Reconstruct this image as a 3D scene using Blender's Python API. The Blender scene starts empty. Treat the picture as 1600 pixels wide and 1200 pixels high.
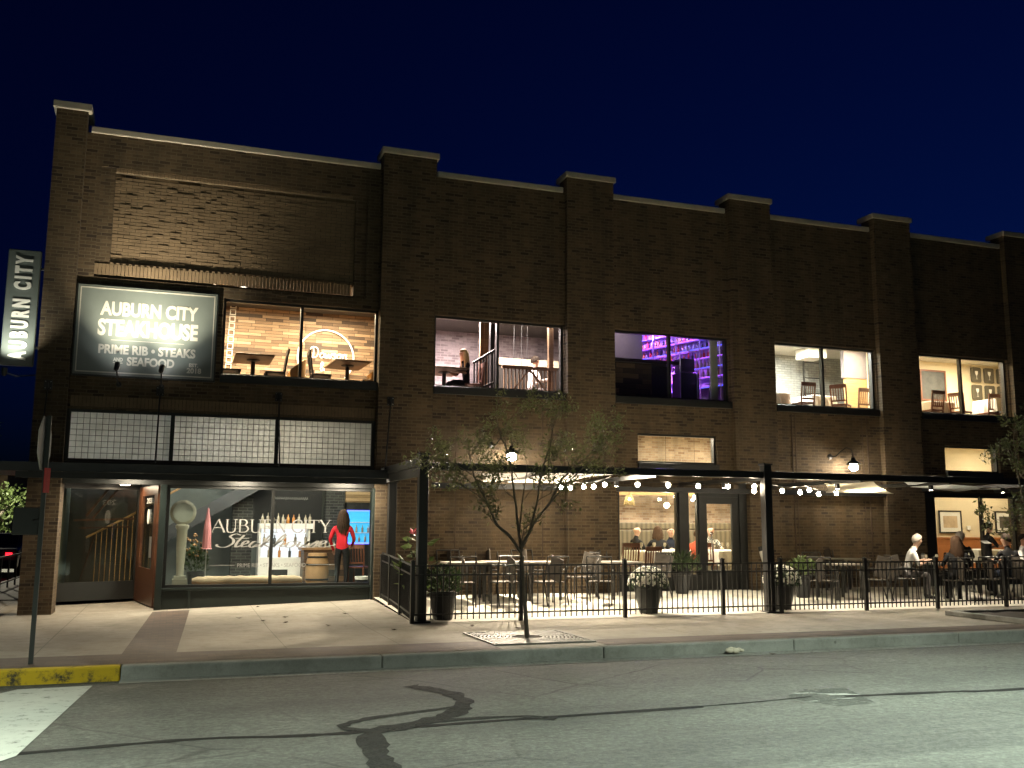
import bpy, bmesh, math, random
from mathutils import Vector, Matrix, noise as mnoise
PI = math.pi
S = bpy.context.scene
COL = S.collection
RND = random.Random(7)

# ------------------------------------------------------------------ camera, sky, exposure
cam = bpy.data.cameras.new('camera'); camo = bpy.data.objects.new('camera', cam); COL.objects.link(camo)
cam.sensor_width = 36; cam.lens = 33.69; cam.clip_end = 2000; cam.clip_start = .05
Rv = Vector((0.94351335, -0.33128706, 0.00560697)); Uv = Vector((-0.0536727, -0.13611844, 0.98923759)); Fv = Vector((0.3269584, 0.93365982, 0.14621064))
camo.matrix_world = Matrix(((Rv.x, Uv.x, -Fv.x, 0), (Rv.y, Uv.y, -Fv.y, -19.4), (Rv.z, Uv.z, -Fv.z, 1.6), (0, 0, 0, 1)))
S.camera = camo
S.view_settings.view_transform = 'Standard'; S.view_settings.look = 'None'; S.view_settings.gamma = 1; S.view_settings.exposure = 1.7
w = bpy.data.worlds.new('World'); S.world = w; w.use_nodes = True
nt = w.node_tree; nt.nodes.clear()
sky = nt.nodes.new('ShaderNodeTexSky'); sky.sky_type = 'NISHITA'; sky.sun_disc = False
sky.sun_elevation = math.radians(-3.5); sky.sun_rotation = math.radians(62); sky.altitude = 200; sky.ozone_density = 6
hs = nt.nodes.new('ShaderNodeMix'); hs.data_type = 'RGBA'; hs.blend_type = 'MULTIPLY'; hs.inputs[0].default_value = 1
hs.inputs[7].default_value = (.1, .62, .86, 1)
bg = nt.nodes.new('ShaderNodeBackground'); bg.inputs[1].default_value = .12
wo = nt.nodes.new('ShaderNodeOutputWorld')
nt.links.new(sky.outputs[0], hs.inputs[6]); nt.links.new(hs.outputs[2], bg.inputs[0]); nt.links.new(bg.outputs[0], wo.inputs[0])
cy = S.cycles
cy.use_denoising = True
try: cy.denoiser = 'OPENIMAGEDENOISE'
except Exception: pass
cy.max_bounces = 7; cy.diffuse_bounces = 3; cy.glossy_bounces = 3; cy.transmission_bounces = 4; cy.transparent_max_bounces = 16
cy.caustics_reflective = False; cy.caustics_refractive = False; cy.sample_clamp_indirect = 3; cy.use_light_tree = True

def light(name, kind, loc, power, col, parent=None, radius=.05, target=None, cone=None, blend=.5, size=None):
    l = bpy.data.lights.new(name, kind); l.energy = power; l.color = col
    if kind in ('POINT', 'SPOT'): l.shadow_soft_size = radius
    if kind == 'SPOT': l.spot_size = math.radians(cone); l.spot_blend = blend
    if kind == 'AREA':
        l.shape = 'RECTANGLE'; l.size = size[0]; l.size_y = size[1]
    o = bpy.data.objects.new(name, l); COL.objects.link(o); o.location = loc
    if target is not None:
        o.rotation_euler = (Vector(target) - Vector(loc)).to_track_quat('-Z', 'Y').to_euler()
    if parent is not None:
        o.parent = parent; o.matrix_parent_inverse = Matrix.Translation(-parent.location)
    return o

# ------------------------------------------------------------------ materials
MATS = {}
def N(nt, t, **kw):
    n = nt.nodes.new(t)
    for k, v in kw.items(): setattr(n, k, v)
    return n
def base(name):
    m = bpy.data.materials.new(name); m.use_nodes = True
    nt = m.node_tree; b = nt.nodes['Principled BSDF']
    MATS[name] = m
    return m, nt, b
def ocoord(nt): return N(nt, 'ShaderNodeTexCoord').outputs['Object']
def noise(nt, vec, scale, detail=4, rough=.55):
    n = N(nt, 'ShaderNodeTexNoise'); n.inputs['Scale'].default_value = scale; n.inputs['Detail'].default_value = detail; n.inputs['Roughness'].default_value = rough
    nt.links.new(vec, n.inputs['Vector']); return n.outputs['Fac']
def ramp(nt, fac, stops):
    r = N(nt, 'ShaderNodeValToRGB'); e = r.color_ramp.elements
    while len(e) < len(stops): e.new(.5)
    for i, (p, c) in enumerate(stops):
        e[i].position = p; e[i].color = (*c, 1)
    nt.links.new(fac, r.inputs[0]); return r.outputs[0]
def mixc(nt, fac, a, b, mode='MIX'):
    m = N(nt, 'ShaderNodeMix', data_type='RGBA', blend_type=mode)
    for i, v in ((0, fac), (6, a), (7, b)):
        if isinstance(v, (int, float)): m.inputs[i].default_value = v
        elif isinstance(v, tuple): m.inputs[i].default_value = (*v, 1)
        else: nt.links.new(v, m.inputs[i])
    return m.outputs[2]
def bump(nt, b, h, strength, dist=.01):
    n = N(nt, 'ShaderNodeBump'); n.inputs['Strength'].default_value = strength; n.inputs['Distance'].default_value = dist
    nt.links.new(h, n.inputs['Height']); nt.links.new(n.outputs[0], b.inputs['Normal'])
def plain(name, col, rough=.6, metal=0, var=.15, scale=6, bmp=0, bscale=40, emit=0, ecol=None, spec=None, sub=0):
    m, nt, b = base(name)
    v = ocoord(nt)
    c = mixc(nt, noise(nt, v, scale), tuple(x * (1 - var) for x in col), tuple(min(1, x * (1 + var)) for x in col))
    nt.links.new(c, b.inputs['Base Color']); b.inputs['Roughness'].default_value = rough; b.inputs['Metallic'].default_value = metal
    if spec is not None: b.inputs['Specular IOR Level'].default_value = spec
    if bmp: bump(nt, b, noise(nt, v, bscale), bmp)
    if emit:
        b.inputs['Emission Color'].default_value = (*(ecol or col), 1); b.inputs['Emission Strength'].default_value = emit
    return m
def glow(name, col, strength, sample=True):
    m, nt, b = base(name); b.inputs['Base Color'].default_value = (*col, 1)
    b.inputs['Emission Color'].default_value = (*col, 1); b.inputs['Emission Strength'].default_value = strength
    if not sample:
        try: m.cycles.emission_sampling = 'NONE'
        except Exception: pass
    return m
def brickmat(name, stops, mortar, bw=.205, bh=.068, ms=.008, bmp=.5, offset=.5, extra=.35, rough=.85, weather=.6):
    m, nt, b = base(name)
    sp = N(nt, 'ShaderNodeSeparateXYZ'); v = ocoord(nt); nt.links.new(v, sp.inputs[0])
    ad = N(nt, 'ShaderNodeMath', operation='ADD'); nt.links.new(sp.outputs[0], ad.inputs[0]); nt.links.new(sp.outputs[1], ad.inputs[1])
    cb = N(nt, 'ShaderNodeCombineXYZ'); nt.links.new(ad.outputs[0], cb.inputs[0]); nt.links.new(sp.outputs[2], cb.inputs[1])
    t = N(nt, 'ShaderNodeTexBrick'); nt.links.new(cb.outputs[0], t.inputs['Vector'])
    t.offset = offset; t.inputs['Scale'].default_value = 1; t.inputs['Brick Width'].default_value = bw; t.inputs['Row Height'].default_value = bh
    t.inputs['Mortar Size'].default_value = ms; t.inputs['Mortar Smooth'].default_value = .15; t.inputs['Bias'].default_value = 0
    t.inputs['Color1'].default_value = (0, 0, 0, 1); t.inputs['Color2'].default_value = (1, 1, 1, 1); t.inputs['Mortar'].default_value = (.5, .5, .5, 1)
    c = ramp(nt, t.outputs['Color'], stops)
    c = mixc(nt, extra, c, ramp(nt, noise(nt, v, 3.5, 6), [(.3, (.25, .25, .25)), (.7, (1, 1, 1))]), 'MULTIPLY')
    c = mixc(nt, .35, c, ramp(nt, noise(nt, v, 70, 3), [(.3, (.4, .4, .4)), (.7, (1, 1, 1))]), 'MULTIPLY')
    c = mixc(nt, t.outputs['Fac'], c, mixc(nt, noise(nt, v, 2.2, 5), tuple(x * .55 for x in mortar), mortar))
    mp = N(nt, 'ShaderNodeMapping'); mp.inputs['Scale'].default_value = (1.6, 1.6, .22); nt.links.new(v, mp.inputs[0])
    c = mixc(nt, weather, c, ramp(nt, noise(nt, mp.outputs[0], 1.1, 7, .7), [(.36, (.42, .42, .43)), (.6, (1.08, 1.06, 1.03))]), 'MULTIPLY')
    nt.links.new(c, b.inputs['Base Color']); b.inputs['Roughness'].default_value = rough
    inv = N(nt, 'ShaderNodeMath', operation='SUBTRACT'); inv.inputs[0].default_value = 1; nt.links.new(t.outputs['Fac'], inv.inputs[1])
    h = N(nt, 'ShaderNodeMath', operation='MULTIPLY_ADD'); nt.links.new(noise(nt, v, 60, 4), h.inputs[0]); h.inputs[1].default_value = .35; nt.links.new(inv.outputs[0], h.inputs[2])
    if bmp: bump(nt, b, h.outputs[0], bmp, .008)
    return m
def glassmat(name, tint=(.93, .96, .95), refl=.9):
    m = bpy.data.materials.new(name); m.use_nodes = True; nt = m.node_tree; nt.nodes.clear(); MATS[name] = m
    tr = N(nt, 'ShaderNodeBsdfTransparent'); tr.inputs[0].default_value = (*tint, 1)
    gl = N(nt, 'ShaderNodeBsdfGlossy'); gl.inputs['Roughness'].default_value = .015
    lw = N(nt, 'ShaderNodeLayerWeight'); lw.inputs[0].default_value = .5
    pw = N(nt, 'ShaderNodeMath', operation='POWER'); pw.inputs[1].default_value = 5; nt.links.new(lw.outputs['Facing'], pw.inputs[0])
    mu = N(nt, 'ShaderNodeMath', operation='MULTIPLY_ADD'); mu.inputs[1].default_value = .9 * refl; mu.inputs[2].default_value = .04 * refl; nt.links.new(pw.outputs[0], mu.inputs[0])
    mx = N(nt, 'ShaderNodeMixShader'); o = N(nt, 'ShaderNodeOutputMaterial')
    nt.links.new(mu.outputs[0], mx.inputs[0]); nt.links.new(tr.outputs[0], mx.inputs[1]); nt.links.new(gl.outputs[0], mx.inputs[2]); nt.links.new(mx.outputs[0], o.inputs[0])
    return m
def translucent(name, col, t=.6, rough=.8, var=.1, scale=8):
    m = bpy.data.materials.new(name); m.use_nodes = True; nt = m.node_tree; MATS[name] = m
    b = nt.nodes['Principled BSDF']; o = nt.nodes['Material Output']
    c = mixc(nt, noise(nt, ocoord(nt), scale), tuple(x * (1 - var) for x in col), tuple(min(1, x * (1 + var)) for x in col))
    nt.links.new(c, b.inputs['Base Color']); b.inputs['Roughness'].default_value = rough
    ts = N(nt, 'ShaderNodeBsdfTranslucent'); nt.links.new(c, ts.inputs[0])
    mx = N(nt, 'ShaderNodeMixShader'); mx.inputs[0].default_value = t
    nt.links.new(b.outputs[0], mx.inputs[1]); nt.links.new(ts.outputs[0], mx.inputs[2]); nt.links.new(mx.outputs[0], o.inputs[0])
    return m
def woodmat(name, stops, bw=.9, bh=.1, gap=.003, bmp=.4, gloss=.6):
    m, nt, b = base(name)
    sp = N(nt, 'ShaderNodeSeparateXYZ'); v = ocoord(nt); nt.links.new(v, sp.inputs[0])
    ad = N(nt, 'ShaderNodeMath', operation='ADD'); nt.links.new(sp.outputs[0], ad.inputs[0]); nt.links.new(sp.outputs[1], ad.inputs[1])
    cb = N(nt, 'ShaderNodeCombineXYZ'); nt.links.new(ad.outputs[0], cb.inputs[0]); nt.links.new(sp.outputs[2], cb.inputs[1])
    t = N(nt, 'ShaderNodeTexBrick'); nt.links.new(cb.outputs[0], t.inputs['Vector']); t.offset = .37; t.squash = 1.6; t.squash_frequency = 3
    t.inputs['Scale'].default_value = 1; t.inputs['Brick Width'].default_value = bw; t.inputs['Row Height'].default_value = bh; t.inputs['Mortar Size'].default_value = gap
    t.inputs['Color1'].default_value = (0, 0, 0, 1); t.inputs['Color2'].default_value = (1, 1, 1, 1); t.inputs['Mortar'].default_value = (0, 0, 0, 1); t.inputs['Bias'].default_value = 0
    c = ramp(nt, t.outputs['Color'], stops)
    mp = N(nt, 'ShaderNodeMapping'); mp.inputs['Scale'].default_value = (1, 1, 14); nt.links.new(v, mp.inputs[0])
    c = mixc(nt, .6, c, ramp(nt, noise(nt, mp.outputs[0], 3, 6, .65), [(.3, (.35, .35, .35)), (.65, (1, 1, 1))]), 'MULTIPLY')
    c = mixc(nt, t.outputs['Fac'], c, (.01, .008, .006))
    nt.links.new(c, b.inputs['Base Color']); b.inputs['Roughness'].default_value = gloss
    if bmp: bump(nt, b, t.outputs['Color'], bmp, .02)
    return m

BR = [(0, (.04, .024, .012)), (.06, (.06, .037, .019)), (.16, (.085, .055, .027)), (.55, (.108, .072, .036)), (.9, (.13, .088, .046)), (1, (.15, .103, .056))]
brickmat('brick', BR, (.15, .115, .07))
brickmat('soldier_brick', BR, (.13, .1, .07), bw=.068, bh=.205, offset=0)
plain('relief_brick', (.17, .12, .07), .85, var=.4, scale=5, bmp=.12, bscale=90)
plain('coping', (.42, .38, .31), .8, var=.2, bmp=.3)
plain('black_frame', (.014, .015, .014), .45, var=.2)
plain('bulkhead', (.018, .026, .024), .35, var=.25)
plain('fascia', (.055, .06, .062), .5, var=.25)
plain('black_metal', (.011, .011, .011), .4, var=.2)
plain('zinc', (.5, .5, .48), .35, metal=.9)
glassmat('glass'); glassmat('tinted_glass', (.75, .78, .74), 1.0)
plain('white_paint', (.78, .77, .72), .55, var=.06)
plain('sign_face', (.12, .14, .132), .3, var=.1)
plain('sign_letter', (.42, .41, .36), .5, var=.08)
plain('red_sign', (.45, .012, .014), .35, var=.1)
plain('steel', (.2, .205, .2), .5, metal=.7); plain('pole_paint', (.035, .04, .038), .5)
def asphalt():
    m, nt, b = base('asphalt'); v = ocoord(nt)
    c = ramp(nt, noise(nt, v, .35, 7, .65), [(.32, (.062, .067, .06)), (.68, (.105, .112, .1))])
    c = mixc(nt, .8, c, ramp(nt, noise(nt, v, 22, 6, .85), [(.36, (.35, .35, .34)), (.5, (.9, .9, .9)), (.66, (1.7, 1.7, 1.65))]), 'MULTIPLY')
    mp = N(nt, 'ShaderNodeMapping'); mp.inputs['Scale'].default_value = (1, 2.4, 1); nt.links.new(v, mp.inputs[0])
    c = mixc(nt, .75, c, ramp(nt, noise(nt, mp.outputs[0], 7, 6, .75), [(.34, (.45, .45, .44)), (.62, (1.15, 1.15, 1.15))]), 'MULTIPLY')
    mp = N(nt, 'ShaderNodeMapping'); mp.inputs['Scale'].default_value = (.1, 1.1, 1); nt.links.new(v, mp.inputs[0])
    c = mixc(nt, .6, c, ramp(nt, noise(nt, mp.outputs[0], 1.2, 5, .65), [(.36, (.5, .5, .51)), (.62, (1.15, 1.15, 1.13))]), 'MULTIPLY')
    vo = N(nt, 'ShaderNodeTexVoronoi'); vo.feature = 'DISTANCE_TO_EDGE'; vo.inputs['Scale'].default_value = .55
    wv = mixc(nt, .12, v, noise_c(nt, v, 2.5)); nt.links.new(wv, vo.inputs['Vector'])
    ck = ramp(nt, vo.outputs['Distance'], [(0, (.4, .4, .4)), (.006, (.5, .5, .5)), (.012, (1, 1, 1))])
    c = mixc(nt, ramp(nt, noise(nt, v, .3, 2), [(.45, (0, 0, 0)), (.6, (1, 1, 1))]), c, mixc(nt, 1, c, ck, 'MULTIPLY'))
    nt.links.new(c, b.inputs['Base Color']); b.inputs['Roughness'].default_value = .72
    bump(nt, b, noise(nt, v, 45, 6, .85), .9, .02)
def noise_c(nt, vec, scale):
    n = N(nt, 'ShaderNodeTexNoise'); n.inputs['Scale'].default_value = scale; n.inputs['Detail'].default_value = 4; nt.links.new(vec, n.inputs['Vector']); return n.outputs['Color']
asphalt()
def concrete(name, col, joint=1.5, jw=.008, dark=.6, off=0):
    m, nt, b = base(name); v = ocoord(nt)
    c = ramp(nt, noise(nt, v, 1.1, 7, .65), [(.3, tuple(x * .72 for x in col)), (.7, col)])
    c = mixc(nt, .5, c, ramp(nt, noise(nt, v, 60, 4, .8), [(.3, (.6, .6, .6)), (.7, (1.1, 1.1, 1.1))]), 'MULTIPLY')
    c = mixc(nt, .5, c, ramp(nt, noise(nt, v, 5, 6, .7), [(.36, (.6, .58, .55)), (.5, (1, 1, 1))]), 'MULTIPLY')
    if joint:
        t = N(nt, 'ShaderNodeTexBrick'); nt.links.new(v, t.inputs['Vector']); t.offset = off; t.inputs['Scale'].default_value = 1
        t.inputs['Brick Width'].default_value = joint; t.inputs['Row Height'].default_value = joint; t.inputs['Mortar Size'].default_value = jw; t.inputs['Mortar Smooth'].default_value = .3
        c = mixc(nt, t.outputs['Fac'], c, tuple(x * (1 - dark) for x in col))
    vo = N(nt, 'ShaderNodeTexVoronoi'); vo.inputs['Scale'].default_value = 2.6; nt.links.new(v, vo.inputs['Vector'])
    c = mixc(nt, .7, c, ramp(nt, vo.outputs['Distance'], [(.05, (.3, .29, .28)), (.075, (1, 1, 1))]), 'MULTIPLY')
    c = mixc(nt, .6, c, ramp(nt, noise(nt, v, .8, 8, .75), [(.38, (.62, .61, .58)), (.55, (1, 1, 1))]), 'MULTIPLY')
    nt.links.new(c, b.inputs['Base Color']); b.inputs['Roughness'].default_value = .85
    bump(nt, b, noise(nt, v, 90, 4, .8), .35, .006)
concrete('pavement', (.36, .33, .27)); concrete('kerb', (.26, .265, .24), joint=0); concrete('patio', (.6, .57, .49), joint=1.2)
def pavers(name='paver_band', c1=(.05, .032, .023), c2=(.10, .064, .044)):
    m, nt, b = base(name); v = ocoord(nt)
    t = N(nt, 'ShaderNodeTexBrick'); nt.links.new(v, t.inputs['Vector']); t.inputs['Scale'].default_value = 1
    t.inputs['Brick Width'].default_value = .2; t.inputs['Row Height'].default_value = .1; t.inputs['Mortar Size'].default_value = .004
    t.inputs['Color1'].default_value = (*c1, 1); t.inputs['Color2'].default_value = (*c2, 1); t.inputs['Mortar'].default_value = (.03, .025, .02, 1)
    c = mixc(nt, .6, t.outputs['Color'], ramp(nt, noise(nt, v, 4, 6), [(.3, (.5, .5, .5)), (.7, (1.2, 1.2, 1.2))]), 'MULTIPLY')
    nt.links.new(c, b.inputs['Base Color']); b.inputs['Roughness'].default_value = .8; bump(nt, b, t.outputs['Fac'], -.4, .004)
pavers()
def worn(name, col, under, thr=.42, scale=9, soft=.06):
    m, nt, b = base(name); v = ocoord(nt); o = nt.nodes['Material Output']
    f = ramp(nt, noise(nt, v, scale, 9, .78), [(thr - soft, (0, 0, 0)), (thr + soft, (1, 1, 1))])
    c = mixc(nt, noise(nt, v, 2, 5, .7), tuple(x * .6 for x in col), col)
    nt.links.new(c, b.inputs['Base Color']); b.inputs['Roughness'].default_value = .85; b.inputs['Specular IOR Level'].default_value = .2; bump(nt, b, noise(nt, v, 40, 5, .8), .5, .01)
    if under:
        c2 = mixc(nt, f, under, c); nt.links.new(c2, b.inputs['Base Color'])
    else:
        tr = N(nt, 'ShaderNodeBsdfTransparent'); mx = N(nt, 'ShaderNodeMixShader'); nt.links.new(f, mx.inputs[0]); nt.links.new(tr.outputs[0], mx.inputs[1]); nt.links.new(b.outputs[0], mx.inputs[2]); nt.links.new(mx.outputs[0], o.inputs[0])
worn('road_paint', (.45, .47, .43), None, .36, 7, .1); worn('kerb_yellow', (.6, .42, .025), (.055, .05, .035), .43, 5)
worn('tar', (.007, .0075, .0075), None, .26, 9, .05); worn('skid', (.016, .017, .016), None, .36, 9, .16); worn('patch', (.075, .08, .072), None, .5, 5, .12)
worn('oil', (.035, .037, .034), None, .56, 2.2, .22); worn('scrape', (.25, .26, .24), None, .42, 12, .06); worn('grit', (.16, .15, .12), None, .6, 14, .05)

# ------------------------------------------------------------------ mesh helper
class MB:
    def __init__(s): s.v = []; s.f = []; s.mi = []; s.sm = []; s.mats = []
    def _m(s, mat):
        if mat is None: mat = s.mats[0] if s.mats else None
        if mat not in s.mats: s.mats.append(mat)
        return s.mats.index(mat)
    def add(s, vs, fs, mat=None, smooth=False):
        o = len(s.v); s.v += [tuple(p) for p in vs]; i = s._m(mat) if mat else 0
        for f in fs: s.f.append(tuple(o + k for k in f)); s.mi.append(i); s.sm.append(smooth)
        return s
    def box(s, x0, y0, z0, x1, y1, z1, mat=None, M=None):
        vs = [Vector((x, y, z)) for z in (z0, z1) for y in (y0, y1) for x in (x0, x1)]
        if M is not None: vs = [M @ p for p in vs]
        return s.add(vs, [(0, 2, 3, 1), (4, 5, 7, 6), (0, 1, 5, 4), (2, 6, 7, 3), (0, 4, 6, 2), (1, 3, 7, 5)], mat)
    def bar(s, a, b, wx, wy=None, mat=None, up=None):
        a = Vector(a); b = Vector(b); d = (b - a); L = d.length; wy = wy or wx
        q = d.to_track_quat('Z', 'Y').to_matrix().to_4x4() if up is None else None
        if q is None:
            z = d.normalized(); x = Vector(up).cross(z).normalized(); y = z.cross(x); q = Matrix((x, y, z)).transposed().to_4x4()
        return s.box(-wx / 2, -wy / 2, 0, wx / 2, wy / 2, L, mat, Matrix.Translation(a) @ q)
    def tube(s, pts, r, n=8, mat=None, cap=True):
        pts = [Vector(p) for p in pts]; rs = r if isinstance(r, (list, tuple)) else [r] * len(pts)
        vs = []; ref = None
        for i, p in enumerate(pts):
            t = (pts[min(i + 1, len(pts) - 1)] - pts[max(i - 1, 0)]).normalized()
            if ref is None: ref = t.orthogonal().normalized()
            ref = (ref - t * ref.dot(t)); ref = ref.normalized() if ref.length > 1e-6 else t.orthogonal().normalized()
            bi = t.cross(ref)
            for k in range(n):
                a = 2 * PI * k / n; vs.append(p + (ref * math.cos(a) + bi * math.sin(a)) * rs[i])
        fs = [(i * n + k, i * n + (k + 1) % n, (i + 1) * n + (k + 1) % n, (i + 1) * n + k) for i in range(len(pts) - 1) for k in range(n)]
        s.add(vs, fs, mat, True)
        if cap:
            m = len(pts) - 1
            s.add(vs[:n], [tuple(reversed(range(n)))], mat); s.add(vs[m * n:], [tuple(range(n))], mat)
        return s
    def lathe(s, c, prof, n=16, mat=None, M=None, smooth=True):
        c = Vector(c); vs = []
        for (r, z) in prof:
            for k in range(n):
                a = 2 * PI * k / n; p = Vector((r * math.cos(a), r * math.sin(a), z))
                vs.append((M @ p if M is not None else p) + c)
        m = len(prof)
        fs = [(i * n + k, i * n + (k + 1) % n, (i + 1) * n + (k + 1) % n, (i + 1) * n + k) for i in range(m - 1) for k in range(n)]
        if prof[0][0] > 1e-5: fs.append(tuple(reversed(range(n))))
        if prof[-1][0] > 1e-5: fs.append(tuple((m - 1) * n + k for k in range(n)))
        return s.add(vs, fs, mat, smooth)
    def ball(s, c, r, n=12, mat=None, sc=(1, 1, 1), M=None):
        pr = [(max(1e-6, math.sin(PI * i / (n // 2 + 1))) , -math.cos(PI * i / (n // 2 + 1))) for i in range(n // 2 + 2)]
        D = Matrix.Diagonal((r * sc[0], r * sc[1], r * sc[2]))
        if M is not None: D = M.to_3x3() @ D
        return s.lathe(c, pr, n, mat, D)
    def prism(s, poly, d, mat=None, M=None):
        """poly: (a, b) points in the x-z plane, extruded along +y by d"""
        n = len(poly); vs = [Vector((a, 0, b)) for a, b in poly] + [Vector((a, d, b)) for a, b in poly]
        if M is not None: vs = [M @ p for p in vs]
        fs = [tuple(range(n)), tuple(range(2 * n - 1, n - 1, -1))] + [(i, i + n, (i + 1) % n + n, (i + 1) % n) for i in range(n)]
        return s.add(vs, fs, mat)
    def grid(s, fn, nu, nv, mat=None, smooth=True):
        vs = [fn(i / nu, j / nv) for j in range(nv + 1) for i in range(nu + 1)]
        fs = [(j * (nu + 1) + i, j * (nu + 1) + i + 1, (j + 1) * (nu + 1) + i + 1, (j + 1) * (nu + 1) + i) for j in range(nv) for i in range(nu)]
        return s.add(vs, fs, mat, smooth)
    def mesh(s, name, mats=None):
        me = bpy.data.meshes.new(name); me.from_pydata(s.v, [], s.f)
        for m in (mats or s.mats):
            me.materials.append(MATS[m] if isinstance(m, str) else m)
        me.polygons.foreach_set('material_index', s.mi if not mats else [0] * len(s.f)); me.polygons.foreach_set('use_smooth', s.sm)
        bm = bmesh.new(); bm.from_mesh(me); bmesh.ops.recalc_face_normals(bm, faces=bm.faces); bm.to_mesh(me); bm.free()
        if any(s.sm):
            try: me.set_sharp_from_angle(angle=math.radians(50))
            except Exception: pass
        return me
    def build(s, name, mat=None, parent=None, world=True, bevel=0):
        me = s.mesh(name, [mat] if mat and len(s.mats) < 1 else None)
        o = bpy.data.objects.new(name, me); COL.objects.link(o)
        if parent is not None:
            o.parent = parent
            if world: o.matrix_parent_inverse = Matrix.Translation(-absloc(parent))
        if bevel:
            b = o.modifiers.new('bevel', 'BEVEL'); b.width = bevel; b.segments = 2; b.limit_method = 'ANGLE'
        return o
def absloc(o):
    l = Vector((0, 0, 0))
    while o is not None and o.type == 'EMPTY':
        l = l + o.location; o = o.parent
    return l
def tag(o, label=None, cat=None, group=None, kind=None):
    if label: o['label'] = label
    if cat: o['category'] = cat
    if group: o['group'] = group
    if kind: o['kind'] = kind
    return o
def thing(name, label, cat, loc=(0, 0, 0), rz=0, group=None):
    o = bpy.data.objects.new(name, None); COL.objects.link(o); o.location = loc; o.rotation_euler = (0, 0, rz); o.empty_display_size = .1
    return tag(o, label, cat, group)
KIDS = {}
def copy_tree(o, parent=None):
    c = o.copy(); COL.objects.link(c)
    if parent is not None: c.parent = parent
    for ch in list(o.children): copy_tree(ch, c)
    return c
def dup(o, loc, rz, label=None, group=None):
    c = copy_tree(o); c.location = loc; c.rotation_euler = (0, 0, rz)
    if label: c['label'] = label
    if group: c['group'] = group
    return c
def struct(o): o['kind'] = 'structure'; return o

_FC = {}
def text_mb(mb, body, x, z, wid, hgt, y, depth=.012, mat=None, bold=.0, shear=0, M=None):
    """letters standing in the x-z plane facing -y, fitted to the box (x, z, wid, hgt)"""
    cu = bpy.data.curves.new('letters', 'FONT'); cu.body = body; cu.size = 1; cu.offset = bold; cu.shear = shear; cu.resolution_u = 4; cu.fill_mode = 'BOTH'; cu.extrude = .05
    ob = bpy.data.objects.new('letters', cu); COL.objects.link(ob)
    dg = bpy.context.evaluated_depsgraph_get(); me = bpy.data.meshes.new_from_object(ob.evaluated_get(dg))
    vs = [v.co.copy() for v in me.vertices]; fs = [tuple(p.vertices) for p in me.polygons]
    bpy.data.objects.remove(ob); bpy.data.curves.remove(cu); bpy.data.meshes.remove(me)
    x0 = min(v.x for v in vs); x1 = max(v.x for v in vs); y0 = min(v.y for v in vs); y1 = max(v.y for v in vs)
    out = []
    for v in vs:
        p = Vector((x + (v.x - x0) / (x1 - x0) * wid, y + depth / 2 - (v.z / .05) * depth / 2, z + (v.y - y0) / (y1 - y0) * hgt))
        out.append(M @ p if M is not None else p)
    mb.add(out, fs, mat); return mb
def spline(pts, k=8):
    P = [Vector((*p, 0)) for p in pts]; P = [P[0] * 2 - P[1]] + P + [P[-1] * 2 - P[-2]]; out = []
    for i in range(1, len(P) - 2):
        for t in range(k):
            u = t / k; a, b, c, d = P[i - 1:i + 3]
            out.append(.5 * ((2 * b) + (c - a) * u + (2 * a - 5 * b + 4 * c - d) * u * u + (3 * b - a - 3 * c + d) * u ** 3))
    out.append(P[-2]); return [(p.x, p.y) for p in out]
def ribbon(mb, pts, wfn, y, depth, fx, mat=None):
    """a flat pen stroke with thickness; pts in the letter plane, fx maps (a, b) to world x, z"""
    n = len(pts); L = []; R_ = []
    for i, (a, b) in enumerate(pts):
        dx = pts[min(i + 1, n - 1)][0] - pts[max(i - 1, 0)][0]; dz = pts[min(i + 1, n - 1)][1] - pts[max(i - 1, 0)][1]
        l = math.hypot(dx, dz) or 1; w_ = wfn(dx / l, dz / l) / 2; L.append((a - dz / l * w_, b + dx / l * w_)); R_.append((a + dz / l * w_, b - dx / l * w_))
    vs = []
    for yy in (y, y + depth):
        for q in (L, R_):
            for p in q: X, Z = fx(*p); vs.append((X, yy, Z))
    fs = []
    for i in range(n - 1):
        fs += [(i, i + 1, n + i + 1, n + i), (2 * n + i, 3 * n + i, 3 * n + i + 1, 2 * n + i + 1), (i, 2 * n + i, 2 * n + i + 1, i + 1), (n + i, n + i + 1, 3 * n + i + 1, 3 * n + i)]
    fs += [(0, n, 3 * n, 2 * n), (n - 1, 3 * n - 1, 4 * n - 1, 2 * n - 1)]
    mb.add(vs, fs, mat)
# ------------------------------------------------------------------ ground
MB().grid(lambda u, v: (-150 + 350 * u, -60 + 52.55 * v, -.15), 40, 10).build('road', 'asphalt')['kind'] = 'structure'
struct(MB().add([(-150, -7.45, -.152), (-4.6, -7.45, -.152), (-4.6, 160, -.152), (-150, 160, -.152)], [(0, 1, 2, 3)]).build('side_road', 'asphalt'))
struct(MB().add([(-4.6, -7.45, -.3), (200, -7.45, -.3), (200, 160, -.3), (-4.6, 160, -.3)], [(0, 1, 2, 3)]).build('ground', 'asphalt'))
def gz(x, y):
    """height of the pavement in front of the shop: it rises towards the wall and to the east"""
    t = max(0, min(1, (y + 3.64) / 3.5)); return t * max(-.02, min(.13, (x + .5) / 4.2 * .13))
def fz(y): return .18 * max(0, min(1, (y + 3.7) / 3.6))
mb = MB(); mb.grid(lambda u, v: (-4.0 + 204 * u, -7.2 + 3.56 * v, 0), 60, 4); mb.grid(lambda u, v: (-4.0 + 7.85 * u, -3.64 + 7.2 * v, gz(-4.0 + 7.85 * u, -3.64 + 7.2 * v)), 16, 16)
struct(mb.build('pavement', 'pavement'))
struct(MB().grid(lambda u, v: (3.85 + 60 * u, -3.64 + 3.9 * v, fz(-3.64 + 3.9 * v) + .004), 30, 8).build('patio_floor', 'patio'))
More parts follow.
